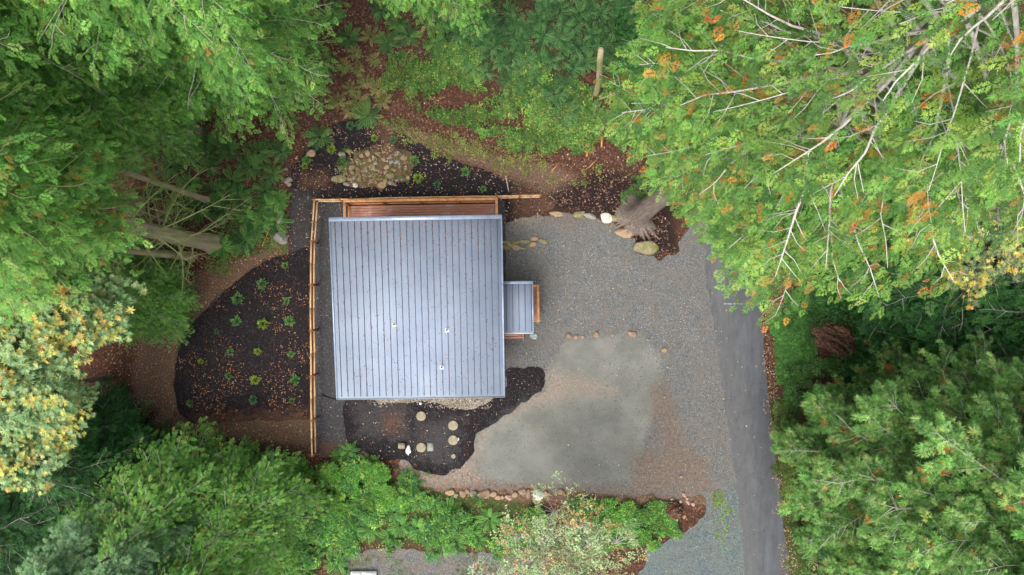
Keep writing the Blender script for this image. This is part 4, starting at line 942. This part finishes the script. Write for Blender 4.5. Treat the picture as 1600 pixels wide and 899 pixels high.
tag(link('rockery_mound', mesh_np('rockery_mound', np.stack([X.ravel(), Y.ravel(), Z.ravel()], 1), np.stack([idx[:-1, :-1], idx[:-1, 1:], idx[1:, 1:], idx[1:, :-1]], -1).reshape(-1, 4), M['rsoil'], smooth=True)),
    'low brown earth mound carrying the rockery stones', kind='structure')
scatter('fallen_leaves', P_rg, 420, .09, [(.3, .2, .12), (.2, .11, .07), (.4, .32, .2)], [2, 2, 1], 'dead leaves caught between the rockery stones', 421, .46, flat=.6)
rr = random.Random(4); rg += [(x, y, rr.uniform(5, 11), rr.uniform(5, 9), rr.choice(['tan', 'moss', 'grey', 'orange', 'moss'])) for x, y in fill([(535, 285), (545, 255), (565, 235), (630, 235), (640, 280), (600, 290)], 22, [(a, b) for a, b, *_ in rg], 8, 3)]
for k, (px, py, wpx, hpx, c) in enumerate(sorted(rg)):
    p = at(px, py, .2); zz = RZ(p.x, p.y); h = min(wpx, hpx) / 28.1 * .7
    o = link('rock', ROCKS[c][k % 3], None, (p.x, p.y, zz + h * .15)); o.scale = (wpx / 26, hpx / 26, h); o.rotation_euler.z = random.uniform(-.5, .5)
    tag(o, '%s stone of the rockery in the upper mulch, %s from the left' % (ADJ[c], ordw(k)), 'rock', 'rockery stones')
cover('ground_cover', [(525, 285), (530, 240), (600, 228), (640, 240), (640, 285), (590, 293)], 160, .09, [(.2, .26, .07), (.12, .24, .05)], [1, 1], 'small weeds between the rockery stones', 317, .45, (.3, .5))
rocks([(438, 345, 12, 14, 'grey'), (435, 330, 10, 9, 'tan'), (450, 282, 13, 10, 'grey'), (452, 288, 8, 8, 'tan'), (446, 264, 7, 6, 'grey'), (485, 240, 14, 13, 'tan'), (438, 373, 22, 18, 'grey')],
      '{} stone at the left edge of the upper mulch, {} from the left', 'stones left of the upper mulch')
rocks([(607, 779, 14, 8, 'white')], 'pale flat rock in the bright green weeds', None)

# ------------------------------------------------------------------ house
ZT, ZB = 5.2, 4.15
TL, TR, BR, BL = at(513, 342, ZT), at(782.5, 337, ZT), at(789, 618.5, ZB), at(528.5, 621.5, ZB)
ctr = (TL + TR + BR + BL) / 4
ux = ((TR - TL) + (BR - BL)).normalized(); ux.z = 0; ux.normalize()
RZH = math.atan2(ux.y, ux.x)
wR = ((TR - TL).length + (BR - BL).length) / 2; lR = (((TL - BL).xy).length + ((TR - BR).xy).length) / 2
print('roof', wR, lR, math.degrees(RZH), ctr)
house = thing('house', (ctr.x, ctr.y, 0), 'small house with blue-grey standing-seam metal shed roof', 'house', rz=RZH)
def zr(y): return ZB + (ZT - ZB) * (y + lR / 2) / lR      # roof height in house coordinates
k = NT('roof_metal')
st = k.noise(3.2, 2, .5, k.mapping((14, .05, .05))); blot = k.noise(.35, 3); fine = k.noise(14, 4, .7)
c = k.ramp(blot, [(.35, lin(128, 138, 154)), (.65, lin(149, 158, 172))]); c = k.mix(k.ramp(st, [(.35, .3), (.65, 0.0)]), c, lin(114, 126, 148))
c = k.mix(k.ramp(fine, [(.6, 0.0), (.78, .35)]), c, lin(172, 176, 186))
spk = k.ramp(k.noise(26, 2), [(.74, 0.0), (.79, .5)]); c = k.mix(spk, c, lin(110, 88, 84))
k.bump(st, .004, .5); M['roof'] = k.fin(c, .8, .0, .12)
k = NT('roof_seam_shade_dirt'); M['seam'] = k.fin(k.ramp(k.noise(7, 4, .7), [(.35, lin(50, 50, 60)), (.6, lin(88, 97, 118))]), .6, .2)  # ribs darker than the panels: seam shadow painted into the colour, plus dirt
k = NT('roof_trim'); M['trim'] = k.fin(k.ramp(k.noise(3, 3), [(.3, lin(138, 150, 170)), (.7, lin(160, 172, 190))]), .4, .35)
rf = MB(); hy, hx = lR / 2, wR / 2; th = .05
V = [[-hx, -hy, ZB], [hx, -hy, ZB], [hx, hy, ZT], [-hx, hy, ZT]]; Vb = [[x, y, z - .16] for x, y, z in V]
rf.add(V + Vb, [[0, 1, 2, 3], [7, 6, 5, 4], [0, 4, 5, 1], [1, 5, 6, 2], [2, 6, 7, 3], [3, 7, 4, 0]])
nf0 = 6
ns = 26; pitch = (wR - .3) / (ns - .55); x0 = -hx + .24
sm = MB()
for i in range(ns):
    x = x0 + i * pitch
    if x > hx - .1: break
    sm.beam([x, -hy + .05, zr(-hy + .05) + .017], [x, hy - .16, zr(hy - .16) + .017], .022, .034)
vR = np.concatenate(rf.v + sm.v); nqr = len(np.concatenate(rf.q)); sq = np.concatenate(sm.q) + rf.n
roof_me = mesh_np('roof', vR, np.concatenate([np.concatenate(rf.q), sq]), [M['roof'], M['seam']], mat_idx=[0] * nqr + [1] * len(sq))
roof = link('roof', roof_me, house)
e = .012
f_ = MB(); f_.beam([-hx - .03, hy - .05, ZT + e + .01], [hx + .03, hy - .05, ZT + e + .01], .20, .06); f_.build('top_flashing', M['trim'], roof)
for s in (-1, 1):
    f_ = MB(); f_.beam([s * (hx), -hy, ZB + e], [s * (hx), hy - .16, zr(hy - .16) + e], .07, .07); f_.build('side_flashing', M['trim'], roof)
g = MB(); gyy = -hy - .045   # gutter: a trough
for (yy, zz_, wd_, ht_) in ((gyy - .05, ZB - .06, .012, .12), (gyy + .05, ZB - .06, .012, .12), (gyy, ZB - .115, .1, .012)):
    g.box([0, yy, zz_], [wR + .04, wd_, ht_])
for s in (-1, 1): g.box([s * (hx + .02), gyy, ZB - .06], [.012, .1, .12])
k = NT('gutter_paint'); M['gutter'] = k.fin(lin(176, 186, 196), .5, .0); g.build('gutter', M['gutter'], house)
def loc_of(px, py, z):
    p = at(px, py, z); d = Vector((p.x - ctr.x, p.y - ctr.y)); c_, s_ = math.cos(-RZH), math.sin(-RZH)
    return np.array([d.x * c_ - d.y * s_, d.x * s_ + d.y * c_, z])
k = NT('white_flashing'); M['white'] = k.fin(lin(235, 235, 232), .5)
k = NT('black_plastic'); M['black'] = k.fin(lin(36, 36, 38), .45)
for px, py in ((616, 507.5), (698.5, 516), (690.5, 574)):
    l0 = loc_of(px, py, 4.6); z_ = zr(l0[1]); l0 = loc_of(px, py, z_ + .03)
    b = MB(); b.box([l0[0], l0[1], z_ + .028], [.2, .2, .02]); b.tube([[l0[0], l0[1], z_ + .04], [l0[0], l0[1], z_ + .1]], [.075, .045], 14)
    fl = b.build('vent_flashing', M['white'], roof)
    b = MB(); b.tube([[l0[0], l0[1], z_ + .05], [l0[0], l0[1], z_ + .26]], .038, 12); b.build('vent_pipe', M['black'], fl)
# walls, windows and doors below the roof
k = NT('dark_siding'); wv = k.n('ShaderNodeTexWave', wave_type='BANDS', bands_direction='Z'); k.l(k.co, wv.inputs[0]); wv.inputs['Scale'].default_value = 2.2
k.bump(wv.outputs['Fac'], .02, .6); M['siding'] = k.fin(k.ramp(k.noise(3, 4), [(.3, lin(68, 72, 78)), (.7, lin(84, 88, 94))]), .7)
k = NT('window_glass'); M['glass'] = k.fin(lin(40, 48, 54), .08, 0, .8)
wx, wy0, wy1 = hx - .55, -hy + .6, hy - .65
wl = MB(); zt = lambda y: zr(y) - .18
V = [[-wx, wy0, .0], [wx, wy0, .0], [wx, wy1, .0], [-wx, wy1, .0], [-wx, wy0, zt(wy0)], [wx, wy0, zt(wy0)], [wx, wy1, zt(wy1)], [-wx, wy1, zt(wy1)]]
wl.add(V, [[0, 3, 2, 1], [4, 5, 6, 7], [0, 1, 5, 4], [1, 2, 6, 5], [2, 3, 7, 6], [3, 0, 4, 7]]); wl.build('wall', M['siding'], house)
k = NT('white_frame'); M['frame'] = k.fin(lin(220, 220, 216), .5)
def window(c, w_, h_, ax_):
    f = MB(); t = .07; dp = .06
    def bx(du, dz, a_, b_):
        if ax_ == 'x': f.box([c[0] + du, c[1], c[2] + dz], [a_, dp, b_])
        else: f.box([c[0], c[1] + du, c[2] + dz], [dp, a_, b_])
    bx(0, h_ / 2, w_ + t, t); bx(0, -h_ / 2, w_ + t, t); bx(-w_ / 2, 0, t, h_ - t); bx(w_ / 2, 0, t, h_ - t)
    fo = f.build('window', M['frame'], house); g = MB()
    g.box(c, [w_ - t, .03, h_ - t] if ax_ == 'x' else [.03, w_ - t, h_ - t]); g.build('pane', M['glass'], fo)
for c, w_, h_, a_ in (([-2.2, wy1 + .02, 2.2], 1.8, 2.0, 'x'), ([1.6, wy1 + .02, 2.2], 1.8, 2.0, 'x'), ([-2, wy0 - .02, 2.0], 1.2, 1.1, 'x'), ([1.5, wy0 - .02, 2.0], 1.2, 1.1, 'x'),
                      ([-wx - .02, 1.6, 2.1], 1.2, 1.2, 'y'), ([-wx - .02, -1.8, 2.1], 1.2, 1.2, 'y'), ([wx + .02, 2.2, 2.1], 1.2, 1.2, 'y')): window(c, w_, h_, a_)

# wood
def wood_mat(name, a, b, scale=(1, 1, 1), rough=.7, stain=None):
    k = NT(name); n1 = k.noise(2.2, 5, .65, k.mapping(scale)); c = k.ramp(n1, [(.3, a), (.7, b)])
    if stain: c = k.mix(k.ramp(k.noise(1.4, 4, .6), [(.55, 0.0), (.68, .7)]), c, stain)
    c = k.mix(1.0, c, k.attr('col').outputs['Color'], 'MULTIPLY'); k.bump(n1, .01, .4); return k.fin(c, rough, 0, .3)
M['deck'] = wood_mat('stained_deck_boards', lin(158, 108, 88), lin(204, 150, 128), (1, 14, 14), .5, lin(205, 178, 170))
M['cedar'] = wood_mat('fresh_cedar_rail', lin(178, 116, 74), lin(222, 162, 108), (2, 2, 2), .7)
M['fence'] = wood_mat('split_cedar', lin(172, 130, 88), lin(216, 180, 132), (2.5, 2.5, 2.5), .8)
M['post'] = wood_mat('brown_post', lin(126, 74, 44), lin(160, 100, 62), (3, 3, 3), .8)
ZD = .75
# deck behind the house (built in house coordinates)
dl, dr_ = loc_of(546, 330, ZD)[0], loc_of(776, 330, ZD)[0]; dy1 = loc_of(660, 313.5, 1.75)[1]; dy0 = wy1 + .03
deck = thing('deck', (ctr.x, ctr.y, 0), 'narrow red-brown wooden deck with railing along the upper side of the house', 'deck', rz=RZH)
b = MB(); yb = dy0 + .08; i = 0
while yb < dy1 - .02:
    tint = random.uniform(.85, 1.15); b.box([(dl + dr_) / 2, yb, ZD], [dr_ - dl + .06, .132, .035], col=(tint, tint, tint)); yb += .141
b.build('decking', M['deck'], deck)
b = MB(); b.beam([dl - .02, dy1 - .0, ZD - .16], [dr_ + .02, dy1 - .0, ZD - .16], .045, .24); b.beam([dl - .02, dy0, ZD - .16], [dl - .02, dy1 - .03, ZD - .16], .045, .24); b.beam([dr_ + .02, dy0, ZD - .16], [dr_ + .02, dy1 - .03, ZD - .16], .045, .24)
b.build('rim_joist', M['post'], deck)
zc = ZD + 1.0
for nm, a_, c_ in (('top_rail', [dl - .09, dy1 + .03, zc], [dr_ + .09, dy1 + .03, zc]), ('top_rail', [dl - .02, dy0 + .0, zc], [dl - .02, dy1 - .045, zc]), ('top_rail', [dr_ + .02, dy0, zc], [dr_ + .02, dy1 - .045, zc])):
    b = MB(); b.beam(a_, c_, .14, .04); b.build(nm, M['cedar'], deck)
for a_, c_ in (([dl, dy1 + .02, ZD + .12], [dr_, dy1 + .02, ZD + .12]), ([dl, dy0, ZD + .12], [dl, dy1 - .05, ZD + .12]), ([dr_, dy0, ZD + .12], [dr_, dy1 - .05, ZD + .12])):
    b = MB(); b.beam(a_, c_, .09, .04); b.build('bottom_rail', M['cedar'], deck)
b = MB()
for x in np.arange(dl + .12, dr_, .12): b.beam([x, dy1 + .02, ZD + .145], [x, dy1 + .02, zc - .022], .035, .035)
bal = b.build('balusters', M['cedar'], deck)
npst = 5
for i in range(npst):
    x = dl + (dr_ - dl) * i / (npst - 1); b = MB(); b.box([x, dy1 - .07, (zc - .02) / 2], [.09, .09, zc - .02]); b.build('post', M['post'], deck)
b = MB(); b.box([dl + .16, (dy0 + dy1) / 2 - .1, ZD + .5], [.07, dy1 - dy0 - .2, .03]); b.build('side_ledge', M['cedar'], deck)

# entry porch on the right side
ZP = 3.0
a = loc_of(787, 441, ZP); c2 = loc_of(833, 519, ZP); px0, px1, py1, py0 = wx + .03, c2[0], a[1], c2[1]
porch = thing('entry_porch', (ctr.x, ctr.y, 0), 'small entry porch with blue-grey metal roof on the right side of the house', 'porch', rz=RZH)
b = MB(); b.add([[px0, py0, ZP], [px1, py0, ZP], [px1, py1, ZP + .12], [px0, py1, ZP + .12], [px0, py0, ZP - .12], [px1, py0, ZP - .12], [px1, py1, ZP], [px0, py1, ZP]],
                [[0, 1, 2, 3], [7, 6, 5, 4], [0, 4, 5, 1], [1, 5, 6, 2], [2, 6, 7, 3], [3, 7, 4, 0]])
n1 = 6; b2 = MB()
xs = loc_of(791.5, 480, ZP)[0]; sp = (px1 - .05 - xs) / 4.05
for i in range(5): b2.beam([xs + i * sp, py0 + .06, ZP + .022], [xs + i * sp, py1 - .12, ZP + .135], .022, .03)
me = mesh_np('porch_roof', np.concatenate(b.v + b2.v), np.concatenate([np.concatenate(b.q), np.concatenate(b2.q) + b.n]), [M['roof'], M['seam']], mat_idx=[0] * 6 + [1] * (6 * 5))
prf = link('porch_roof', me, porch)
b = MB(); b.beam([px0, py1 - .04, ZP + .14], [px1 + .03, py1 - .04, ZP + .14], .15, .05); b.build('top_flashing', M['trim'], prf)
b = MB(); b.beam([px1, py0, ZP + .012], [px1, py1 - .12, ZP + .12], .06, .07); b.build('side_flashing', M['trim'], prf)
b = MB(); b.box([(px0 + px1) / 2, py0 - .045, ZP - .04], [px1 - px0 + .04, .09, .1]); b.build('gutter', M['gutter'], porch)
e0 = loc_of(842, 445, 1.5); e1 = loc_of(842, 503, 1.5); rx = e0[0] - .06; ry1, ry0 = e0[1], e1[1]
b = MB(); dk0 = loc_of(800, 512, .5)[1]
xx = px0 + .07
while xx < loc_of(818, 500, .5)[0]: b.box([xx, (dk0 + ry1) / 2, .5], [.132, ry1 - dk0, .035]); xx += .141
b.build('decking', M['deck'], porch)
b = MB(); b.beam([rx, ry0, 1.5], [rx, ry1, 1.5], .14, .04); b.build('top_rail', M['cedar'], porch)
for y_ in (ry0 + .05, ry1 - .05):
    b = MB(); b.beam([px0 + .05, y_, 1.5], [rx - .075, y_, 1.5], .12, .04)
    if y_ == ry1 - .05 or True: b.build('top_rail', M['cedar'], porch)
b = MB()
for y_ in np.arange(ry0 + .1, ry1, .12): b.beam([rx, y_, .52], [rx, y_, 1.478], .035, .035)
b.build('balusters', M['cedar'], porch)
for (x_, y_) in ((px1 - .15, py0 + .15), (px1 - .15, py1 - .15)):
    b = MB(); b.box([x_, y_, (ZP - .13) / 2], [.12, .12, ZP - .13]); b.build('post', M['post'], porch)
s0, s1 = loc_of(790, 524, .4), loc_of(818, 531, .25)
stx0, stx1 = px0, loc_of(817.5, 525, .3)[0]
for i, (yy, z_) in enumerate(((dk0 - .18, .36), (dk0 - .48, .2))):
    b = MB()
    for q in (-.07, .07): b.box([(stx0 + stx1) / 2, yy + q, z_], [stx1 - stx0 - .05, .13, .035], col=(1.1, 1.1, 1.1))
    b.build('step', M['deck'], porch)
b = MB(); b.beam([stx1, dk0 - .02, .3], [stx1, dk0 - .62, .12], .05, .26); b.build('stringer', M['cedar'], porch)
b = MB(); b.beam([rx, ry1, .36], [rx, ry0, .36], .045, .24); b.build('rim_joist', M['cedar'], porch)
b = MB(); b.box([(px0 + rx) / 2, (ry0 + ry1) / 2, .47], [rx - px0 - .06, ry1 - ry0 - .05, .02]); b.build('subfloor', M['deck'], porch)
b = MB(); b.box([wx + .025, (py0 + py1) / 2, 1.55], [.05, .95, 2.05]); d = b.build('door', M['post'], porch)
b = MB(); b.tube([[wx + .06, (py0 + py1) / 2 + .38, 1.5], [wx + .12, (py0 + py1) / 2 + .38, 1.5]], .03, 10); b.build('handle', M['trim'], d)

# debris lying on the roof
r = np.random.default_rng(88); n = 2400
xy = np.column_stack([r.uniform(-hx + .05, hx - .05, n), r.uniform(-hy + .1, hy - .2, n)])
sn_ = r.uniform(size=n) < .62; xy[sn_, 0] = x0 + r.integers(0, ns - 1, sn_.sum()) * pitch + r.normal(0, .03, sn_.sum())
xy[sn_, 1] = np.where(r.uniform(size=sn_.sum()) < .35, hy - .2 - np.abs(r.normal(0, .8, sn_.sum())), xy[sn_, 1]); xy[:, 1] = np.clip(xy[:, 1], -hy + .1, hy - .18); xy[:, 0] = np.clip(xy[:, 0], -hx + .06, hx - .06)
a = r.uniform(0, 6.28, n); a[sn_] = PI / 2 + r.normal(0, .3, sn_.sum())
me = inst_mesh('roof_needles', [(v * [1, .5, .15], f) for v, f in BITS], np.column_stack([xy, zr(xy[:, 1]) + .012 + .022 * sn_]), np.stack([np.cos(a), np.sin(a), np.zeros(n)], 1), np.tile([0, 0, 1.0], (n, 1)),
               r.uniform(.03, .10, n), palette(n, r, [(.30, .14, .10), (.14, .08, .07), (.4, .24, .16)], [2, 3, 1], .3), M['bits'], r)
o = link('fallen_needles', me, None, (ctr.x, ctr.y, 0)); o.rotation_euler.z = RZH; tag(o, 'rusty fallen needles caught along the roof seams', kind='stuff')

# ------------------------------------------------------------------ fence
fence = thing('fence', at(491, 312), 'golden split-rail fence left of and behind the house', 'fence')
fl = fence.location
def rel(p): return (p.x - fl.x, p.y - fl.y, p.z)
FZ = 1.25
left = [(491, 312), (486.5, 377), (485.5, 445), (485.5, 517), (486, 588), (486.5, 657.5), (487.5, 713)]
top = [(491, 312), (531, 311.8), (571, 311), (641, 309), (709, 308), (777, 307), (812, 306), (845, 305)]
for run, P_ in (('l', left), ('t', top)):
    W = [at(px, py, FZ) for px, py in P_]
    for i in range(len(W)):
        if run == 't' and i in (0,): continue
        b = MB(); p = W[i]; b.tube([rel(Vector((p.x, p.y, -.1))), rel(Vector((p.x, p.y, FZ + .02)))], [.055, .05], 9)
        b.tube([rel(Vector((p.x - (.13 if run == 'l' else .0), p.y - (0 if run == 'l' else .05), FZ - .03))), rel(Vector((p.x + (.13 if run == 'l' else 0), p.y + (0 if run == 'l' else .1), FZ - .03)))], .03, 6)
        b.build('post', M['post'], fence)
    for i in range(len(W) - 1):
        a_, c_ = W[i], W[i + 1]
        for (z_, o_, wd) in ((FZ - .02, 0, .08), (.62, .0, .08)):
            nrm = Vector((c_.y - a_.y, a_.x - c_.x, 0)).normalized() * o_
            pa, pc = Vector((a_.x, a_.y, z_)) + nrm, Vector((c_.x, c_.y, z_)) + nrm
            b = MB(); m = (pa + pc) / 2 + Vector((random.uniform(-.02, .02), random.uniform(-.02, .02), random.uniform(-.015, .015)))
            t = random.uniform(.88, 1.12)
            b.beam(rel(pa), rel(m), wd, .05, (t, t, t), .006); b.beam(rel(m), rel(pc), wd * .95, .05, (t, t, t), .006); b.build('rail', M['fence'], fence)

# ------------------------------------------------------------------ things on the ground
k = NT('dusty_lid'); M['lid'] = k.fin(k.ramp(k.noise(7, 5, .7), [(.3, lin(112, 106, 88)), (.6, lin(156, 144, 122)), (.8, lin(170, 150, 128))]), .9)
k = NT('concrete'); M['conc'] = k.fin(k.ramp(k.noise(9, 5, .7), [(.3, lin(120, 120, 108)), (.7, lin(152, 152, 138))]), .9)
def lid(px, py, r_, lb):
    p = at(px, py, .1); t = thing('access_lid', (p.x, p.y, .02), lb, 'lid', 'round tank access lids')
    b = MB(); b.tube([[0, 0, 0], [0, 0, .07]], r_, 28); b.build('riser', M['conc'], t)
    b = MB(); b.tube([[0, 0, .071], [0, 0, .095], [0, 0, .105]], [r_ + .02, r_ + .02, r_ * .9], 28)
    for q in range(4): b.tube([[math.cos(q * PI / 2 + .7) * r_ * .82, math.sin(q * PI / 2 + .7) * r_ * .82, .1], [math.cos(q * PI / 2 + .7) * r_ * .82, math.sin(q * PI / 2 + .7) * r_ * .82, .118]], .02, 6)
    b.build('cover', M['lid'], t)
lid(658, 650.5, .245, 'round tan access lid nearest the eave in the mulch patch')
lid(708, 665, .25, 'upper of the pair of tan access lids in the mulch patch')
lid(708, 688, .25, 'lower of the pair of tan access lids in the mulch patch')
lid(658, 699.5, .245, 'round grey-tan access lid beside the square paver')
lid(708.5, 713, .11, 'smallest round access lid, below the pair')
p = at(672.5, 698.5, .05); b = MB(); b.box([0, 0, .03], [.34, .46, .06], jit=.008); tag(b.build('paver', M['conc'], loc=(p.x, p.y, .02)), 'square grey concrete paver beside a round lid', 'paver')
p = at(627.5, 697, .15); t = thing('valve_box', (p.x, p.y, .02), 'tan rectangular valve box in the black mulch', 'valve box')
b = MB(); b.box([0, 0, .07], [.34, .30, .14]); b.build('body', M['conc'], t); b = MB(); b.box([0, .01, .155], [.38, .28, .025]); b.box([0, .01, .173], [.1, .04, .012]); b.build('cover', M['lid'], t)
# crumpled white bag
import bmesh
bm = bmesh.new(); bmesh.ops.create_icosphere(bm, subdivisions=3, radius=.5)
for v in bm.verts:
    n_ = float(fbm(np.array([v.co.x * 4]), np.array([v.co.y * 4]), np.array([v.co.z * 4]), 5)[0]); v.co *= (1 + (n_ - .5) * 1.1); v.co.x *= .24 * (1 - .4 * v.co.y); v.co.y *= .46; v.co.z *= .2
me = bpy.data.meshes.new('plastic_bag'); bm.to_mesh(me); bm.free(); me.materials.append(M['white'])
p = at(638, 703, .1); tag(link('plastic_bag', me, None, (p.x, p.y, .09)), 'crumpled white bag beside the tan valve box', 'bag')
def cap(px, py, r_, lb, h_=.12):
    p = at(px, py, h_); b = MB(); b.tube([[0, 0, 0], [0, 0, h_ * .8]], r_ * .85, 16); b.tube([[0, 0, h_ * .8], [0, 0, h_]], r_, 16); b.tube([[0, 0, h_], [0, 0, h_ + .015]], r_ * .35, 4)
    tag(b.build('cleanout_cap', M['white'], loc=(p.x, p.y, .03)), lb, 'pipe cap')
cap(657, 631, .065, 'round white pipe cap at the edge of the drain rock')
p = at(716.5, 686, .05); b = MB(); b.box([0, 0, .05], [.06, .14, .1]); b.box([0, 0, .11], [.04, .1, .02]); tag(b.build('marker_block', M['white'], loc=(p.x, p.y, .02)), 'small white marker beside the lower tan lid', 'marker')
# hose
b = MB(); pts = [at(x, y, .06) for x, y in ((503, 617), (510, 621), (520, 624), (532, 626), (543, 625), (552, 621), (560, 612))]; b.tube([(q.x, q.y, q.z) for q in pts], .035, 8)
tag(b.build('hose', M['black'], smooth=True), 'black corrugated pipe curving out from the lower left eave', 'pipe')
# snag, logs, stump
b = MB(); p0, p1 = gz(931, 147), at(941, 78, 6.3); pts = [np.array(p0) - [0, 0, .2]] + [np.array(p0) * (1 - t) + np.array(p1) * t + np.array([math.sin(t * 5) * .06, 0, 0]) for t in (.02, .2, .4, .6, .8, 1)]
b.tube(pts, [.2, .17, .16, .16, .15, .16, .13], 10)
for t, l_ in ((.5, .5), (.7, .35)): q = np.array(p0) * (1 - t) + np.array(p1) * t; b.tube([q, q + [l_, -l_ * .5, .1]], [.03, .01], 5)
tag(b.build('snag', M['bark_moss'], smooth=True), 'grey broken dead trunk standing in the fern bank', 'dead tree')
k = NT('splintered_wood'); M['splint'] = k.fin(k.ramp(k.noise(3, 4, .6, k.mapping((8, 1, 1))), [(.3, lin(150, 84, 42)), (.7, lin(206, 148, 90))]), .9)
k = NT('rotten_wood'); M['rot'] = k.fin(k.ramp(k.noise(2.5, 5, .65, k.mapping((2, 7, 7))), [(.36, lin(34, 22, 19)), (.52, lin(78, 54, 42)), (.72, lin(150, 112, 84))]), .95)
def log(pts, rad, mat, lb, name='log', cat='log', z=.1, group=None):
    b = MB(); W = [gz(x, y) for x, y in pts]; b.tube([(q.x, q.y, q.z + z) for q in W], rad, 8); tag(b.build(name, M[mat], smooth=True), lb, cat, group)
log([(953, 135), (950, 175), (943, 205), (940, 232)], [.12, .14, .13, .08], 'rot', 'dark rotten log lying between the snag and the cedar tips')
log([(954, 140), (952, 165)], [.06, .05], 'splint', 'split yellow wood piece on the rotten log', 'wood_splinter', 'wood piece', .25)
log([(919, 230), (916, 246)], [.07, .05], 'splint', 'orange bark splinter left of the rotten log', 'wood_splinter', 'wood piece', .08, 'orange splinters')
log([(926, 228), (927, 242)], [.04, .03], 'splint', 'thin orange splinter in the middle of the brown track', 'wood_splinter', 'wood piece', .06, 'orange splinters')
log([(940, 215), (939, 232)], [.08, .05], 'splint', 'orange splinter at the foot of the rotten log', 'wood_splinter', 'wood piece', .2, 'orange splinters')
log([(920, 262), (932, 250)], [.04, .03], 'splint', 'orange splinter lying on the brown track', 'wood_splinter', 'wood piece', .06, 'orange splinters')
log([(862, 268), (874, 254)], [.03, .02], 'splint', 'tan stick on the brown track right of the upper mulch', 'stick', 'stick', .05)
log([(958, 98), (985, 122)], [.06, .04], 'bark', 'grey fallen branch right of the snag', 'fallen_branch', 'branch', .2)
log([(790, 275), (795, 300)], [.03, .02], 'limb_pale', 'pale stick standing in the upper mulch', 'stick', 'stick', .06)
log([(410, 385), (425, 350), (438, 330)], [.03, .025, .02], 'splint', 'thin orange stick by the left ferns', 'stick', 'stick', .06)
bm = bmesh.new(); bmesh.ops.create_icosphere(bm, subdivisions=5, radius=.5); r = np.random.default_rng(6)
V = np.array([v.co[:] for v in bm.verts]); rg_ = fbm(V[:, 0] * 2, V[:, 1] * 9, V[:, 2] * 9, 4, 4) - .5
V2 = V * (1 + rg_ * 1.6)[:, None] * np.array([2.6, 1.4, 1.2]); V2[:, 2] -= .12 * V2[:, 0] ** 2
for v, c in zip(bm.verts, V2): v.co = c
me = bpy.data.meshes.new('rotten_stump'); bm.to_mesh(me); bm.free(); me.materials.append(M['rot'])
p = gz(1304, 530); o = link('rotten_stump', me, None, (p.x, p.y, p.z + .35)); o.rotation_euler.z = -.55; tag(o, 'large rotten red-brown stump beside the bright grass patch', 'stump')
bm = bmesh.new(); bmesh.ops.create_icosphere(bm, subdivisions=4, radius=.5); V = np.array([v.co[:] for v in bm.verts]); V2 = V * (1 + (fbm(V[:, 0] * 4, V[:, 1] * 4, V[:, 2] * 9, 8, 4) - .5) * .9)[:, None] * np.array([1.0, .95, .8])
for v, c in zip(bm.verts, V2): v.co = c
me = bpy.data.meshes.new('old_stump'); bm.to_mesh(me); bm.free(); me.materials.append(M['rot'])
p = gz(1053, 797); tag(link('old_stump', me, None, (p.x, p.y, .15)), 'small broken brown stump at the edge of the weed patch', 'stump')
# surface roots of the huge cedar
base = gz(994, 338); rt = MB(); r = np.random.default_rng(3)
for q in range(15):
    a = 2.3 + q / 15 * 3.4 + r.uniform(-.1, .1); l_ = r.uniform(.9, 1.9); s = np.linspace(0, 1, 7)
    rt.tube(np.stack([base.x + np.cos(a + s * r.uniform(-.2, .2)) * (.3 + .8 * l_ * s), base.y + np.sin(a) * (.3 + .8 * l_ * s), base.z + .75 * (1 - s) ** 2.4 + .02], 1), .17 * (1 - s * .8), 7, cap=False)
ro = rt.build('roots', M['bark'], None, smooth=True)
for o in list(C.objects):
    if o.name == 'cedar_tree':
        bpy.context.view_layer.update(); ro.parent = o; ro.matrix_parent_inverse = o.matrix_world.inverted()
p = at(568, 898, .2); b = MB(); b.box([0, 0, .12], [1.4, .5, .2]); b.box([-.35, 0, .24], [.5, .42, .05]); b.box([.35, 0, .24], [.5, .42, .05])
tag(b.build('white_box', M['white'], loc=(p.x, p.y - .1, .02)), 'white two-lidded box cut by the bottom edge on the gravel path', 'box')
print('polys', sum(len(o.data.polygons) for o in C.objects if o.type == 'MESH'))
